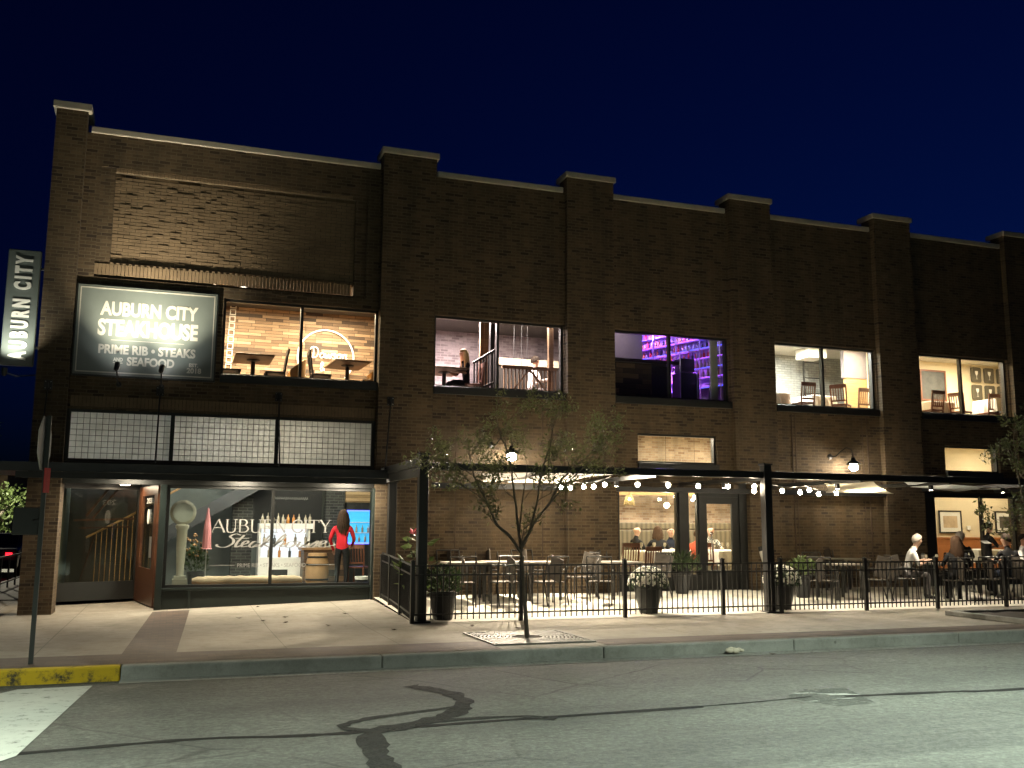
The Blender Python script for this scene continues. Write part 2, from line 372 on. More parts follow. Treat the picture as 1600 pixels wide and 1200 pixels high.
struct(MB().add([(-4, 3.56, 0), (-2.5, 3.56, 0), (-2.5, 60, 0), (-4, 60, 0)], [(0, 1, 2, 3)]).build('side_pavement', 'pavement'))
mb = MB(); RK = random.Random(3)
x = -.46
while x < 120:
    L = 3.0; mb.box(x + .004, -7.36, -.3, x + L - .004, -7.2, .003 + RK.uniform(-.002, .002)); x += L
struct(mb.build('kerb', 'kerb', bevel=.02))
mb = MB(); mb.box(-3.9, -7.36, -.3, -.464, -7.2, .004); struct(mb.build('painted_kerb', 'kerb_yellow', bevel=.02))
mb = MB(); mb.box(-4.16, -7.2, -.3, -4.0, 60, .003); struct(mb.build('side_kerb', 'kerb', bevel=.02))
struct(MB().add([(-.46, -7.66, -.146), (120, -7.66, -.146), (120, -7.36, -.146), (-.46, -7.36, -.146)], [(0, 1, 2, 3)]).build('gutter_strip', 'kerb'))
def sheet(name, pts, z, m): return struct(MB().add([(a, b, z) for a, b in pts], [tuple(range(len(pts)))]).build(name, m))
sheet('paver_band', [(-2.6, -7.19), (4.17, -7.19), (4.17, -6.3), (.1, -6.3), (-2.6, -6.3)], .004, 'paver_band')
sheet('paver_strip', [(5.67, -7.19), (60, -7.19), (60, -6.55), (5.67, -6.55)], .004, 'paver_band')
struct(MB().grid(lambda u, v: (-.5 + .64 * u + (v * .25), -6.3 + 5.9 * v, gz(-.5 + .64 * u + v * .25, -6.3 + 5.9 * v) + .005), 4, 24).build('paver_path', 'paver_band'))
sheet('crossing_mark', [(-.72, -7.72), (-1.45, -7.75), (-4.2, -12.1), (-1.62, -12.05), (-1.02, -11.0)], -.145, 'road_paint')
def trail(name, pts, wd, z, m, seed=0, k=6):
    r = random.Random(seed); P = spline(pts, k); mb = MB(); n = len(P); vs = []
    for i, (a, b) in enumerate(P):
        dx = P[min(i + 1, n - 1)][0] - P[max(i - 1, 0)][0]; dy = P[min(i + 1, n - 1)][1] - P[max(i - 1, 0)][1]; l = math.hypot(dx, dy)
        w_ = wd * r.uniform(.6, 1.3) / 2; jx = r.uniform(-.1, .1) * wd
        vs += [(a - dy / l * w_ + jx, b + dx / l * w_, z), (a + dy / l * w_ + jx, b - dx / l * w_, z)]
    mb.add(vs, [(2 * i, 2 * i + 1, 2 * i + 3, 2 * i + 2) for i in range(n - 1)]); return struct(mb.build(name, m))
trail('tar_seam', [(-2.5, -11.0), (-1.1, -10.92), (.25, -10.8), (1.0, -10.92), (1.6, -10.94), (2.4, -10.86), (3.0, -10.84), (5, -10.8)], .09, -.146, 'tar', 1)
trail('tar_seam', [(6.75, -10.75), (8.0, -10.85), (9, -10.95), (14, -10.9), (30, -10.8)], .1, -.146, 'tar', 4)
trail('tar_seam', [(4.6, -10.8), (5.6, -10.75), (6.4, -10.65)], .035, -.1455, 'tar', 5)
trail('skid_mark', [(2.55, -8.75), (2.82, -9.25), (2.87, -9.8), (2.62, -10.35), (2.2, -10.72), (1.75, -10.95), (1.6, -11.6), (1.55, -12.3), (1.45, -13.2)], .2, -.1445, 'skid', 2)
trail('skid_mark', [(2.7, -10.1), (2.2, -10.25), (1.7, -10.45), (1.5, -10.75), (1.9, -10.95), (2.4, -10.7), (3.1, -10.72), (3.4, -10.95)], .1, -.144, 'skid', 6)
for q in ([(6.3, -10.4), (6.52, -10.44), (6.6, -10.5), (6.34, -10.46)], [(6.55, -10.52), (6.85, -10.6), (6.97, -10.72), (6.62, -10.64)], [(6.1, -10.9), (6.3, -10.86), (6.32, -10.9)], [(6.5, -10.82), (6.8, -10.85), (6.7, -10.88)]): sheet('asphalt_scrape', q, -.1464, 'scrape')
sheet('patched_asphalt', [(6.1, -10.6), (6.6, -10.25), (7.1, -10.3), (6.8, -11.15), (6.3, -11.2)], -.1466, 'patch')
for i, (a, b, L) in enumerate([(2.5, -7.62, 2.2), (6.8, -7.6, 2.5), (11, -7.6, 2.8)]): sheet('gutter_grit', [(a - L, b - .12), (a + L, b - .1), (a + L, b + .2), (a - L, b + .22)], -.1445, 'grit')
bed = thing('planting_bed', 'low concrete edged planting bed of dark soil by the kerb beyond the fence', 'planting bed', (14.6, -6, 0))
mb = MB(); mb.box(13.6, -7.0, .0, 13.75, -4.9, .09); mb.box(13.75, -5.05, .0, 19, -4.9, .09); mb.box(13.75, -7.0, .0, 19, -6.85, .09); mb.build('edging', 'kerb', bed, bevel=.015)
plain('soil', (.03, .022, .015), .95, var=.5, bmp=.8, bscale=20)
mb = MB(); mb.grid(lambda u, v: (13.75 + 5.25 * u, -6.85 + 1.8 * v, .05 + .03 * mnoise.noise(Vector((u * 20, v * 8, 0)))), 30, 10); mb.build('soil', 'soil', bed)

# ------------------------------------------------------------------ the building
B = thing('restaurant_building', 'long two storey brown brick restaurant with stepped parapet and lit windows', 'building', (0, 0, 0))
def wall(mb, x0, x1, z0, z1, holes, y0, y1):
    xs = sorted({x0, x1, *[h[0] for h in holes], *[h[1] for h in holes]}); xs = [a for a in xs if x0 <= a <= x1]
    for a, b in zip(xs, xs[1:]):
        cuts = sorted([(h[2], h[3]) for h in holes if h[0] <= a and h[1] >= b]); z = z0
        for c, d in cuts:
            if c > z: mb.box(a, y0, z, b, y1, c)
            z = max(z, d)
        if z < z1: mb.box(a, y0, z, b, y1, z1)
PX = [3.846, 8.04, 12.26, 16.5, 20.8, 25.0, 29.2, 33.4]; PWD = 1.15; HP = 9.43; HW = 9.1; ZS, ZT = 4.5, 6.04
WL_ = {1: .05, 2: .06, 3: .1, 4: .2, 5: .2}
mb = MB()
wall(mb, -1.95, 3.846, 2.74, 6.25, [(.74, 3.846, ZS, ZT), (-1.95, 3.83, 2.74, 3.71)], 0, .3)     # first bay up to the recess
mb.box(-1.95, 0, 8.45, 3.846, .3, HW); mb.box(-1.95, 0, 6.25, -1.66, .3, 8.45); mb.box(3.55, 0, 6.25, 3.846, .3, 8.45)
mb.box(-1.66, .045, 6.25, 3.55, .3, 6.30); mb.box(-1.66, .045, 6.30, -1.4, .3, 8.45); mb.box(3.3, .045, 6.3, 3.55, .3, 8.45); mb.box(-1.4, .045, 8.37, 3.3, .3, 8.45)
mb.box(-1.4, .1, 6.53, 3.3, .3, 8.37)
lower = {1: [], 2: [(9.3, 12.45, -.3, 2.48), (9.8, 11.85, 3.02, 3.69)], 3: [], 4: [(18.05, 20.78, -.3, 2.46), (18.5, 20.3, 3.02, 3.69)]}
for i in range(7):
    a, b = PX[i] + PWD, PX[i + 1]
    h = [(a + WL_[i + 1], b - .02, ZS, ZT)] + lower.get(i + 1, []) if i < 4 else []
    if i == 1:
        wall(mb, a, b, -.3, HW, [(a + WL_[2], b - .02, ZS, ZT), (9.3, b, -.3, 2.48), (9.8, 11.85, 3.02, 3.69)], 0, .3)
    else: wall(mb, a, b, -.3, HW, h, 0, .3)
mb.build('brick_wall', 'brick', B)
for i, x in enumerate(PX):
    mb = MB(); z0 = 2.6 if i == 2 else -.3
    mb.box(x, -.15, z0, x + PWD, .3, HP)
    if i == 2: mb.box(12.6, -.15, -.3, x + PWD, .3, 2.6)
    mb.box(x + .0, -.15, HP, x + PWD, .5, HP + .0001) if 0 else None
    p = mb.build('pier', 'brick', B)
    MB().box(x - .05, -.2, HP, x + PWD + .05, .42, HP + .13).build('pier_cap', 'coping', p, bevel=.012)
mb = MB(); mb.box(-2.5, -.15, -.3, -1.95, .5, 2.5); mb.box(-2.5, -.15, 2.5, -1.95, .3, HP + .02); p = mb.build('corner_pier', 'brick', B)
MB().box(-2.56, -.21, HP + .02, -1.88, .55, HP + .16).build('pier_cap', 'coping', p, bevel=.012)
mb = MB(); mb.box(-2.5, .3, 2.5, -2.2, 14, HW); mb.box(-2.5, 3.2, -.3, -2.2, 14, 2.5); mb.build('side_wall', 'brick', B)
mb = MB(); mb.box(-2.2, 13.7, -.3, 34, 14, HW); mb.build('rear_wall', 'brick', B)
mb = MB(); mb.box(-2.2, .3, 8.3, 34, 13.7, 8.45); mb.build('roof', 'black_metal', B)
for i, (a, b) in enumerate([(-1.95, 3.846)] + [(PX[k] + PWD, PX[k + 1]) for k in range(7)]):
    MB().box(a + (.07 if i == 0 else .05), -.05, HW, b - .05, .36, HW + .12).build('coping', 'coping', B, bevel=.012)
# relief brick panel: single bricks laid in and out, in a recess framed by soldier courses
mb = MB(); RB = random.Random(11); z = 6.54; row = 0
while z < 8.3:
    x = -1.395 - (.105 if row % 2 else 0)
    while x < 3.29:
        a = max(x, -1.395); b = min(x + .2, 3.295)
        if b - a > .04: mb.box(a, .1 - RB.choice([.003, .006, .010, .016]), z, b, .099, z + .058)
        x += .21
    z += .068; row += 1
mb.build('brick_relief_panel', 'relief_brick', B)
mb = MB(); x = -1.66
while x < 3.2: mb.box(x, .028, 6.305, x + .06, .05, 6.525); mb.box(x, .02, 8.375, x + .06, .05, 8.44) if x > -1.4 and x < 3.28 else None; x += .068
mb.build('soldier_bricks', 'relief_brick', B)
mb = MB(); x = -1.39
while x < 3.25: mb.box(x, .03, 6.53, x + .055, .098, 6.56); x += .11
mb.build('dentil_bricks', 'relief_brick', B)
mb = MB(); x = -1.9
while x < 3.8: mb.box(x, -.014, 3.76, x + .06, .01, 3.96); x += .068
mb.build('lintel_bricks', 'relief_brick', B)
for x in (5.55, 7.5, 13.9, 14.0, 15.95, 16.1): mb = MB(); mb.box(x, -.018 if x in (13.9, 16.1) else -.006, .2, x + .02, .01, 4.3); mb.build('control_joint', 'paver_band', B)
# windows
def window(name, x0, x1, z0, z1, y, mull, sill=True, parent=None, ft=.05, gl='glass', rec=.02):
    f = MB(); f.box(x0, y - .04, z0, x0 + ft, y + .06, z1); f.box(x1 - ft, y - .04, z0, x1, y + .06, z1); f.box(x0 + ft, y - .04, z1 - ft, x1 - ft, y + .06, z1); f.box(x0 + ft, y - .04, z0, x1 - ft, y + .06, z0 + ft)
    for m_ in mull: f.box(m_ - .028, y - .05, z0 + ft, m_ + .028, y + .05, z1 - ft)
    W_ = f.build(name, 'black_frame', parent or B)
    xs = [x0 + ft] + [m_ for m_ in mull] + [x1 - ft]
    for a, b in zip(xs, xs[1:]):
        a2 = a + (.028 if a in mull else 0); b2 = b - (.028 if b in mull else 0)
        MB().box(a2, y, z0 + ft, b2, y + .008, z1 - ft).build('pane', gl, W_)
    if sill: MB().box(x0 - .01, -.075, z0 - .16, x1 + .01, y + .05, z0 + .002).build('sill', 'black_frame', W_, bevel=.006)
    return W_
UW = [(.74, 3.846, 2.28)] + [(PX[k] + PWD + WL_[k + 1], PX[k + 1] - .02, (PX[k] + PWD + WL_[k + 1] + PX[k + 1]) / 2 - .05) for k in range(4)]
for (a, b, m_) in UW[:5]: window('upper_window', a, b, ZS, ZT, .14, [m_])
for (a, b) in ((9.8, 11.85), (18.5, 20.3)): window('transom_window', a, b, 3.02, 3.69, .12, [], ft=.045)
# fixed black surround of the sign bay, header over the shop front
MB().box(-1.94, .02, 2.33, 3.84, .28, 2.738).build('shopfront_header', 'black_frame', B)
gb = MB(); gb.box(-1.95, .02, 2.74, -1.88, .2, 3.71); gb.box(3.76, .02, 2.74, 3.83, .2, 3.71); gb.box(-1.88, .02, 3.66, 3.76, .2, 3.71); gb.box(-1.88, .02, 2.74, 3.76, .2, 2.79)
for m_ in (-.09, 1.87): gb.box(m_ - .035, .015, 2.79, m_ + .035, .2, 3.66)
G = gb.build('glass_block_band', 'black_frame', B)
def blockglass():
    m = translucent('glass_block', (.78, .78, .74), .6, .45, .25, 4); nt = m.node_tree; b = nt.nodes['Principled BSDF']
    v = ocoord(nt); bump(nt, b, noise(nt, v, 26, 3), .6, .02)
blockglass(); plain('grout', (.17, .17, .16), .8)
for a, b in ((-1.88, -.125), (-.055, 1.835), (1.905, 3.76)):
    n = round((b - a) / .108); s_ = (b - a) / n; k = MB(); g = MB()
    for i in range(n):
        for j in range(8):
            zz = 2.79 + .10875 * j
            k.box(a + s_ * i + .0035, .066 + RB.uniform(0, .01), zz + .0035, a + s_ * (i + 1) - .0035, .115, zz + .10525)
    for i in range(1, n): g.box(a + s_ * i - .005, .074, 2.79, a + s_ * i + .005, .11, 3.66)
    for j in range(1, 8): g.box(a, .0735, 2.79 + .10875 * j - .005, b, .1105, 2.79 + .10875 * j + .005)
    q = k.build('block_panel', 'glass_block', G); g.build('grout', 'grout', q)
# display window of the shop front
window('display_window', -.12, 3.86, .4, 2.33, .1, [1.855], sill=False, ft=.06)
mb = MB(); mb.box(-.2, -.02, -.1, 3.86, .2, .4); mb.box(-.24, -.06, -.1, -.12, .22, 2.33); mb.box(3.8, -.1, -.1, 3.846, .2, 2.33)
mb.box(.35, -.045, -.1, .40, -.02, .38); mb.box(-.2, -.05, .36, 3.86, -.02, .41); mb.build('bulkhead', 'bulkhead', B, bevel=.006)
# entrance recess: glazed timber screen, side door and ceiling
woodmat('door_wood', [(0, (.06, .022, .01)), (1, (.11, .042, .018))], 3, .4, .001, .1, .35)
mb = MB(); mb.box(-2.2, .3, 2.42, -.2, 3.3, 2.5); mb.build('entrance_ceiling', 'bulkhead', B)
a = Vector((-2.18, 1.95, 0)); b = Vector((-.66, 2.55, 0)); c = Vector((-.25, .35, 0))
def pan(mb, p, q, s0, s1, z0, z1, th=.05, off=0, mat=None):
    d = (q - p); L = d.length; d.normalize(); n = Vector((-d.y, d.x, 0)); M = Matrix((d, n, Vector((0, 0, 1)))).transposed().to_4x4()
    return mb.box(s0 * L, -th / 2 + off, z0, s1 * L, th / 2 + off, z1, mat, Matrix.Translation(p) @ M)
f = MB(); pan(f, a, b, 0, .03, .05, 2.42, .08); pan(f, a, b, .965, 1, .05, 2.42, .08); pan(f, a, b, .03, .965, 2.3, 2.42, .08); pan(f, a, b, .03, .965, .05, .42, .06)
E_ = f.build('entrance_screen', 'black_frame', B)
g = MB(); pan(g, a, b, .03, .965, .42, 2.3, .01); g.build('pane', 'tinted_glass', E_)
f = MB(); pan(f, b, c, .02, .2, .03, 2.36, .05); pan(f, b, c, .82, .98, .03, 2.36, .05); pan(f, b, c, .2, .82, 2.16, 2.36, .05); pan(f, b, c, .2, .82, .03, .72, .05)
DO = f.build('entrance_door', 'door_wood', B)
g = MB(); pan(g, b, c, .2, .82, .72, 2.16, .01); g.build('pane', 'glass', DO)
f = MB(); pan(f, b, c, .84, .88, .95, 1.35, .03, -.07); f.build('handle', 'zinc', DO)
d = (c - b).normalized(); n_ = Vector((-d.y, d.x, 0)); Md = Matrix.Translation(b) @ Matrix((d, n_, Vector((0, 0, 1)))).transposed().to_4x4()
t = MB(); L_ = (c - b).length
text_mb(t, '203', .42 * L_, 2.0, .24 * L_, .11, -.02, .006, M=Md); t.build('door_number', 'white_paint', DO)
t = MB(); t.lathe((0, 0, 0), [(.001, -.004), (.1, -.004), (.1, .004), (.001, .004)], 20, M=Md @ Matrix.Translation((.55 * L_, -.02, 1.74)) @ Matrix.Rotation(PI / 2, 4, 'X') @ Matrix.Diagonal((1.2, 1.5, 1, 1)))
t.build('door_sticker', 'white_paint', DO)
# ground floor window and door of the patio
window('dining_window', 9.32, 10.84, .5, 2.46, .12, [], sill=False, ft=.05)
mb = MB(); mb.box(10.84, .02, .1, 11.08, .24, 2.46); mb.box(9.32, .02, -.1, 10.84, .24, .5); mb.build('window_post', 'black_frame', B)
window('sidelight', 11.08, 11.36, .5, 2.46, .12, [], sill=False, ft=.03)
MB().box(11.08, .02, .1, 11.36, .24, .5).build('window_apron', 'black_frame', B)
f = MB(); f.box(11.36, .04, .16, 11.56, .11, 2.28); f.box(12.22, .04, .16, 12.4, .11, 2.28); f.box(11.56, .04, 2.12, 12.22, .11, 2.28); f.box(11.56, .04, .16, 12.22, .11, .62)
PD = f.build('patio_door', 'black_frame', B, bevel=.006)
MB().box(11.56, .07, .62, 12.22, .078, 2.12).build('pane', 'glass', PD)
h = MB(); h.tube([(11.62, .0, 1.0), (11.62, -.05, 1.0), (11.62, -.05, 1.45), (11.62, 0, 1.45)], .012); h.build('handle', 'zinc', PD)
f = MB(); f.box(11.36, .06, 2.36, 12.4, .12, 2.46); f.box(12.4, .0, .1, 12.6, .25, 2.6); f.box(11.36, .03, 2.28, 12.4, .16, 2.36); f.build('door_frame', 'black_frame', B)
window('dining_window', 18.05, 20.78, .5, 2.45, .12, [19.67], sill=False, ft=.06)
mb = MB(); mb.box(17.66, -.04, -.1, 18.05, .3, 2.5); mb.box(18.05, .02, -.1, 20.78, .24, .5); mb.build('window_post', 'black_frame', B)

# ------------------------------------------------------------------ rooms behind the glass
def room(pts, z0, z1, mats, name, poly=None):
    """pts: front-left, back-left, back-right, front-right corners (x, y); mats: left, back, right, floor, ceiling"""
    (a, b, c, d) = [Vector((*p, 0)) for p in pts]
    def wl(p, q, m, nm):
        k = MB(); pan(k, p, q, 0, 1, z0, z1, .06); k.build(nm, m, B)
    wl(a, b, mats[0], 'room_side_wall'); wl(b, c, mats[1], 'room_back_wall'); wl(c, d, mats[2], 'room_side_wall')
    pl = poly or pts; n = len(pl)
    sides = [(i, (i + 1) % n, (i + 1) % n + n, i + n) for i in range(n)]
    for zz, nm, m in ((z0, 'room_floor', mats[3]), (z1 + .08, 'room_ceiling', mats[4])):
        MB().add([(p[0], p[1], zz) for p in pl] + [(p[0], p[1], zz - .08) for p in pl], [tuple(range(n)), tuple(range(2 * n - 1, n - 1, -1))] + sides).build(nm, m, B)
woodmat('reclaimed_wood', [(0, (.05, .03, .017)), (.1, (.11, .065, .036)), (.3, (.22, .138, .078)), (.6, (.31, .2, .118)), (.85, (.4, .27, .16)), (1, (.52, .38, .25))], .4, .075, .004, .9)
brickmat('grey_brick', [(0, (.2, .165, .18)), (.5, (.29, .245, .265)), (1, (.38, .33, .35))], (.33, .29, .3))
brickmat('white_brick', [(0, (.36, .365, .345)), (1, (.5, .505, .475))], (.3, .3, .29), extra=.2)
brickmat('dark_brick', [(0, (.03, .032, .028)), (1, (.07, .07, .06))], (.13, .14, .12))
brickmat('pale_brick', [(0, (.3, .2, .13)), (.3, (.42, .31, .21)), (1, (.56, .45, .33))], (.48, .42, .34))
plain('plaster_grey', (.17, .145, .15), .8); plain('plaster_cream', (.66, .56, .38), .8, var=.05); plain('dark_floor', (.07, .045, .03), .5); plain('ceiling_white', (.6, .58, .52), .8)
plain('ceiling_dark', (.06, .055, .05), .8); plain('shop_wall', (.16, .18, .16), .8)
UZ0, UZ1 = 4.3, 6.75
room([(.5, .3), (.75, 4), (5.0, 4), (4.2, .3)], UZ0, UZ1, ['reclaimed_wood', 'reclaimed_wood', 'reclaimed_wood', 'dark_floor', 'ceiling_dark'], 'lounge')
room([(4.7, .3), (5.7, 5), (10.6, 5), (8.35, .3)], UZ0, UZ1, ['grey_brick', 'grey_brick', 'grey_brick', 'dark_floor', 'ceiling_dark'], 'stair hall')
room([(8.9, .3), (10.4, 4), (15.2, 4), (12.6, .3)], UZ0, UZ1, ['plaster_grey', 'plaster_grey', 'plaster_cream', 'dark_floor', 'ceiling_dark'], 'bar')
room([(13.2, .3), (14.6, 4.2), (19.4, 4.2), (16.9, .3)], UZ0, UZ1 - .15, ['white_brick', 'white_brick', 'plaster_cream', 'dark_floor', 'ceiling_white'], 'white room')
room([(17.3, .3), (19.7, 4.2), (25.6, 4.2), (22.0, .3)], UZ0, UZ1, ['plaster_cream', 'plaster_cream', 'plaster_cream', 'dark_floor', 'ceiling_white'], 'cream room')
IF = .25
# shop: open to the entrance, tall enough to light the glass blocks
room([(-2.2, 2.0), (-2.2, 4.7), (5.4, 4.7), (4.1, .3)], .2, 4.1, ['shop_wall', 'shop_wall', 'shop_wall', 'dark_floor', 'ceiling_white'], 'shop',
     [(-2.18, 1.97), (-.66, 2.57), (-.25, .35), (4.1, .3), (5.4, 4.7), (-2.2, 4.7)])
room([(8.9, .3), (9.6, 4.4), (17.4, 4.4), (13.6, .3)], IF, 4.1, ['plaster_cream', 'pale_brick', 'plaster_cream', 'dark_floor', 'ceiling_white'], 'dining room')
room([(17.3, .3), (19.2, 3.6), (26.0, 3.6), (21.2, .3)], IF, 4.1, ['plaster_cream', 'plaster_cream', 'plaster_cream', 'dark_floor', 'ceiling_white'], 'corner dining room')
# ------------------------------------------------------------------ street side: canopy, pergola, fence, signs
CN = thing('entrance_canopy', 'flat black steel canopy hung on rods over the shop front', 'canopy', (0, 0, 2.5))
mb = MB(); mb.box(-3.6, -.82, 2.5, 3.95, -.76, 2.66); mb.box(3.89, -.76, 2.5, 3.95, -.16, 2.66); mb.box(-3.6, -.76, 2.5, -3.54, 3, 2.66); mb.build('fascia', 'fascia', CN, bevel=.005)
mb = MB(); mb.box(-3.54, -.76, 2.58, 3.89, -.155, 2.62); mb.box(-3.54, -.155, 2.58, -2.51, 3, 2.62)
for x in (-2.2, -.6, 1.0, 2.6): mb.box(x, -.76, 2.52, x + .06, -.16, 2.58)
mb.build('deck', 'black_metal', CN)
mb = MB(); mb.box(-2.6, -.9, 2.38, 3.9, -.84, 2.49); mb.build('lower_rail', 'black_frame', CN)
for x in (-2.28, -.35, 1.87, 4.1):
    r = MB(); yb = -.15 if x in (-2.28, 4.1) else 0
    r.tube([(x, yb - .03, 4.1), (min(x, 3.9), -.74, 2.68)], .014, 6); R1 = r.build('hanger_rod', 'black_metal', CN)
    k = MB(); k.box(x - .07, yb - .02, 4.02, x + .07, yb - .002, 4.2); k.box(x - .012, yb - .07, 4.05, x + .012, yb - .02, 4.15); K = k.build('wall_plate', 'black_metal', R1)
    k = MB()
    for dx in (-.045, .045):
        for dz in (4.05, 4.17): k.lathe((x + dx, yb - .02, dz), [(.012, 0), (.012, -.012), (.004, -.016)], 8, M=Matrix.Rotation(-PI / 2, 4, 'X') @ Matrix.Scale(-1, 4, (0, 0, 1)))
    k.build('bolt', 'zinc', K)
glow('downlight_glow', (1, .9, .75), 12)
for x, pw in ((-.75, 26), (1.3, 28), (3.3, 34)):
    k = MB(); k.box(x - .22, -.52, 2.55, x + .22, -.42, 2.579); dl = k.build('downlight', 'black_metal', CN); k = MB(); k.box(x - .2, -.505, 2.544, x + .2, -.435, 2.549); k.build('lens', 'downlight_glow', dl)
    light('canopy_light', 'AREA', (x, -.47, 2.535), pw, (1, .86, .64), CN, size=(.4, .08), target=(x, -.6, 0))
PG = thing('patio_pergola', 'black steel pergola frame over the fenced patio', 'pergola', (10.77, -3.5, 0))
def ppost(x, y, top=2.78, w_=.16):
    k = MB(); k.box(x - w_ / 2, y - w_ / 2, -.05, x + w_ / 2, y + w_ / 2, top); p = k.build('post', 'black_metal', PG, bevel=.008)
    MB().box(x - w_ / 2 - .02, y - w_ / 2 - .02, top, x + w_ / 2 + .02, y + w_ / 2 + .02, top + .035).build('post_cap', 'black_metal', p)
    MB().box(x - .14, y - .14, .0, x + .14, y + .14, .03).build('base_plate', 'black_metal', p)
for x in (3.98, 10.77, 17.6): ppost(x, -3.5)
for x in (4.15, ): ppost(x, -.3, 2.44)
mb = MB(); 
for a, b in ((4.06, 10.69), (10.85, 17.52), (17.68, 24.3)): mb.box(a, -3.54, 2.53, b, -3.46, 2.66)
mb.build('front_beam', 'black_metal', PG, bevel=.006)
mb = MB(); mb.box(4.06, -.14, 2.36, 24.3, -.02, 2.47); mb.build('wall_beam', 'black_metal', PG)
for x in (6.2, 8.45, 10.77, 13.05, 15.3, 17.6, 19.9): MB().box(x - .03, -3.46, 2.5, x + .03, -.14, 2.58).build('joist', 'black_metal', PG)
mb = MB(); mb.box(3.93, -3.42, 2.6, 4.03, -.16, 2.74); mb.box(3.95, -3.42, 2.43, 4.01, -.16, 2.59); mb.build('side_beam', 'fascia', PG, bevel=.006)
glow('added_can_glow', (1, .88, .7), 25)
for x, y, pw in ((8.45, -1.7, 165), (10.77, -2.0, 150), (13.05, -2.7, 135), (15.3, -2.9, 75), (17.6, -2.6, 85)):  # hidden can lights added under the frame to brighten the patio floor
    k = MB(); k.lathe((x, y, 2.4), [(.045, 0), (.05, .01), (.05, .1), (.001, .1)], 12); cn = k.build('added_can_light', 'black_metal', PG); k = MB(); k.lathe((x, y, 2.398), [(.001, 0), (.036, 0)], 12); k.build('lens', 'added_can_glow', cn)
    light('added_patio_light', 'SPOT', (x, y, 2.37), pw, (1, .88, .68), PG, .04, (x, y - .3, 0), 108, .5)
# shade cloths slung under the frame
translucent('shade_cloth', (.75, .72, .64), .6); translucent('grey_cloth', (.5, .5, .46), .4); translucent('cream_cloth', (.7, .64, .48), .35)
def cloth(label, q, sag, m):
    a, b, c, d = [Vector(p) for p in q]
    def fn(u, v):
        u2 = .5 + (u - .5) * (1 - .16 * math.sin(PI * v)); v2 = .5 + (v - .5) * (1 - .1 * math.sin(PI * u))
        p = a.lerp(b, u2).lerp(d.lerp(c, u2), v2); p.z -= sag * math.sin(PI * u) * math.sin(PI * v) - .012 * math.sin(9 * u + 3 * v); return p
    k = MB(); k.grid(fn, 14, 10); o = k.build('shade_cloth', m)
    return tag(o, label, 'shade cloth', 'shade cloths under the pergola')
cloth('bright white shade cloth slung behind the crown of the street tree', [(5.0, -3.3, 2.5), (5.72, -1.35, 2.44), (7.3, -1.35, 2.46), (8.15, -3.35, 2.62)], .02, 'shade_cloth')
cloth('cream rectangular shade cloth lit by the gooseneck lamp beyond the middle post', [(12.8, -2.6, 2.51), (14.7, -.16, 2.42), (16.7, -.16, 2.43), (14.06, -2.6, 2.57)], .01, 'cream_cloth')
cloth('grey tapering shade cloth above the diners at the far end of the patio', [(14.05, -3.3, 2.57), (16.0, -1.5, 2.53), (18.2, -.6, 2.5), (18.5, -1.9, 2.52)], .05, 'grey_cloth')
# fence: posts, rail panels
FN = thing('patio_fence', 'black metal picket fence with square posts around the patio', 'fence', (10.9, -3.64, 0))
def fpost(x, y):
    k = MB(); k.box(x - .032, y - .032, -.03, x + .032, y + .032, 1.0); k.box(x - .04, y - .04, 1.0, x + .04, y + .04, 1.018); k.lathe((x, y, 1.018), [(.03, 0), (.018, .012), (.001, .016)], 4); k.build('fence_post', 'black_metal', FN, bevel=.003)
def fpanel(p, q):
    p = Vector(p); q = Vector(q); L = (q - p).length; n = max(2, round(L / .105)); k = MB(); d = (q - p) / L; g0 = 0.06
    for z in (.93, .78, .14):
        k.bar(p + d * .03 + Vector((0, 0, z)), q - d * .03 + Vector((0, 0, z)), .026, .026, up=(0, 0, 1))
    for i in range(1, n):
        c = p + d * (L * i / n); h = .016 / 2; M = Matrix.Translation(c) @ Matrix.Rotation(math.atan2(d.y, d.x), 4, 'Z'); k.box(-h, -h, .05, h, h, .945, None, M)
    k.build('picket_panel', 'black_metal', FN)
fx_ = [3.8, 5.7, 7.67, 9.67, 10.93, 12.88, 14.62, 16.4, 18.2, 20.0, 21.8, 23.6]
for x in fx_: fpost(x, -3.64)
for a, b in zip(fx_, fx_[1:]): fpanel((a, -3.64, 0), (b, -3.64, 0))
sp = [(3.8, -3.64, 0), (3.86, -2.5, .05), (3.92, -1.35, .09), (3.97, -.35, .12)]
for p in sp[1:]: fpost(p[0], p[1])
for a, b in zip(sp, sp[1:]): fpanel(a, b)
# string lights
glow('bulb_glow', (1, .84, .6), 68)
def festoon(label, pts, anchors):
    k = MB(); P = []
    for a, b in zip(anchors, anchors[1:]):
        a = Vector(a); b = Vector(b); n = 10; L = (b - a).length
        for i in range(n): p = a.lerp(b, i / n); p.z -= .07 * L / 2 * 4 * (i / n) * (1 - i / n); P.append(p)
    P.append(Vector(anchors[-1])); k.tube(P, .005, 5); root = thing('string_lights', label, 'string lights', anchors[0], 0, 'festoon lights of the patio')
    k.build('cable', 'black_metal', root)
    for p in pts:
        p = Vector(p); c = min(P, key=lambda q: (q.xy - p.xy).length)
        s_ = MB(); s_.tube([c, (p.x, p.y, p.z + .075)], .004, 4); s_.lathe((p.x, p.y, p.z + .03), [(.014, 0), (.018, .01), (.016, .045), (.006, .05)], 8); q = s_.build('socket', 'black_metal', root)
        b_ = MB(); b_.ball(p, .041, 10, None, (1, 1, 1.1)); b_.build('bulb', 'bulb_glow', q)
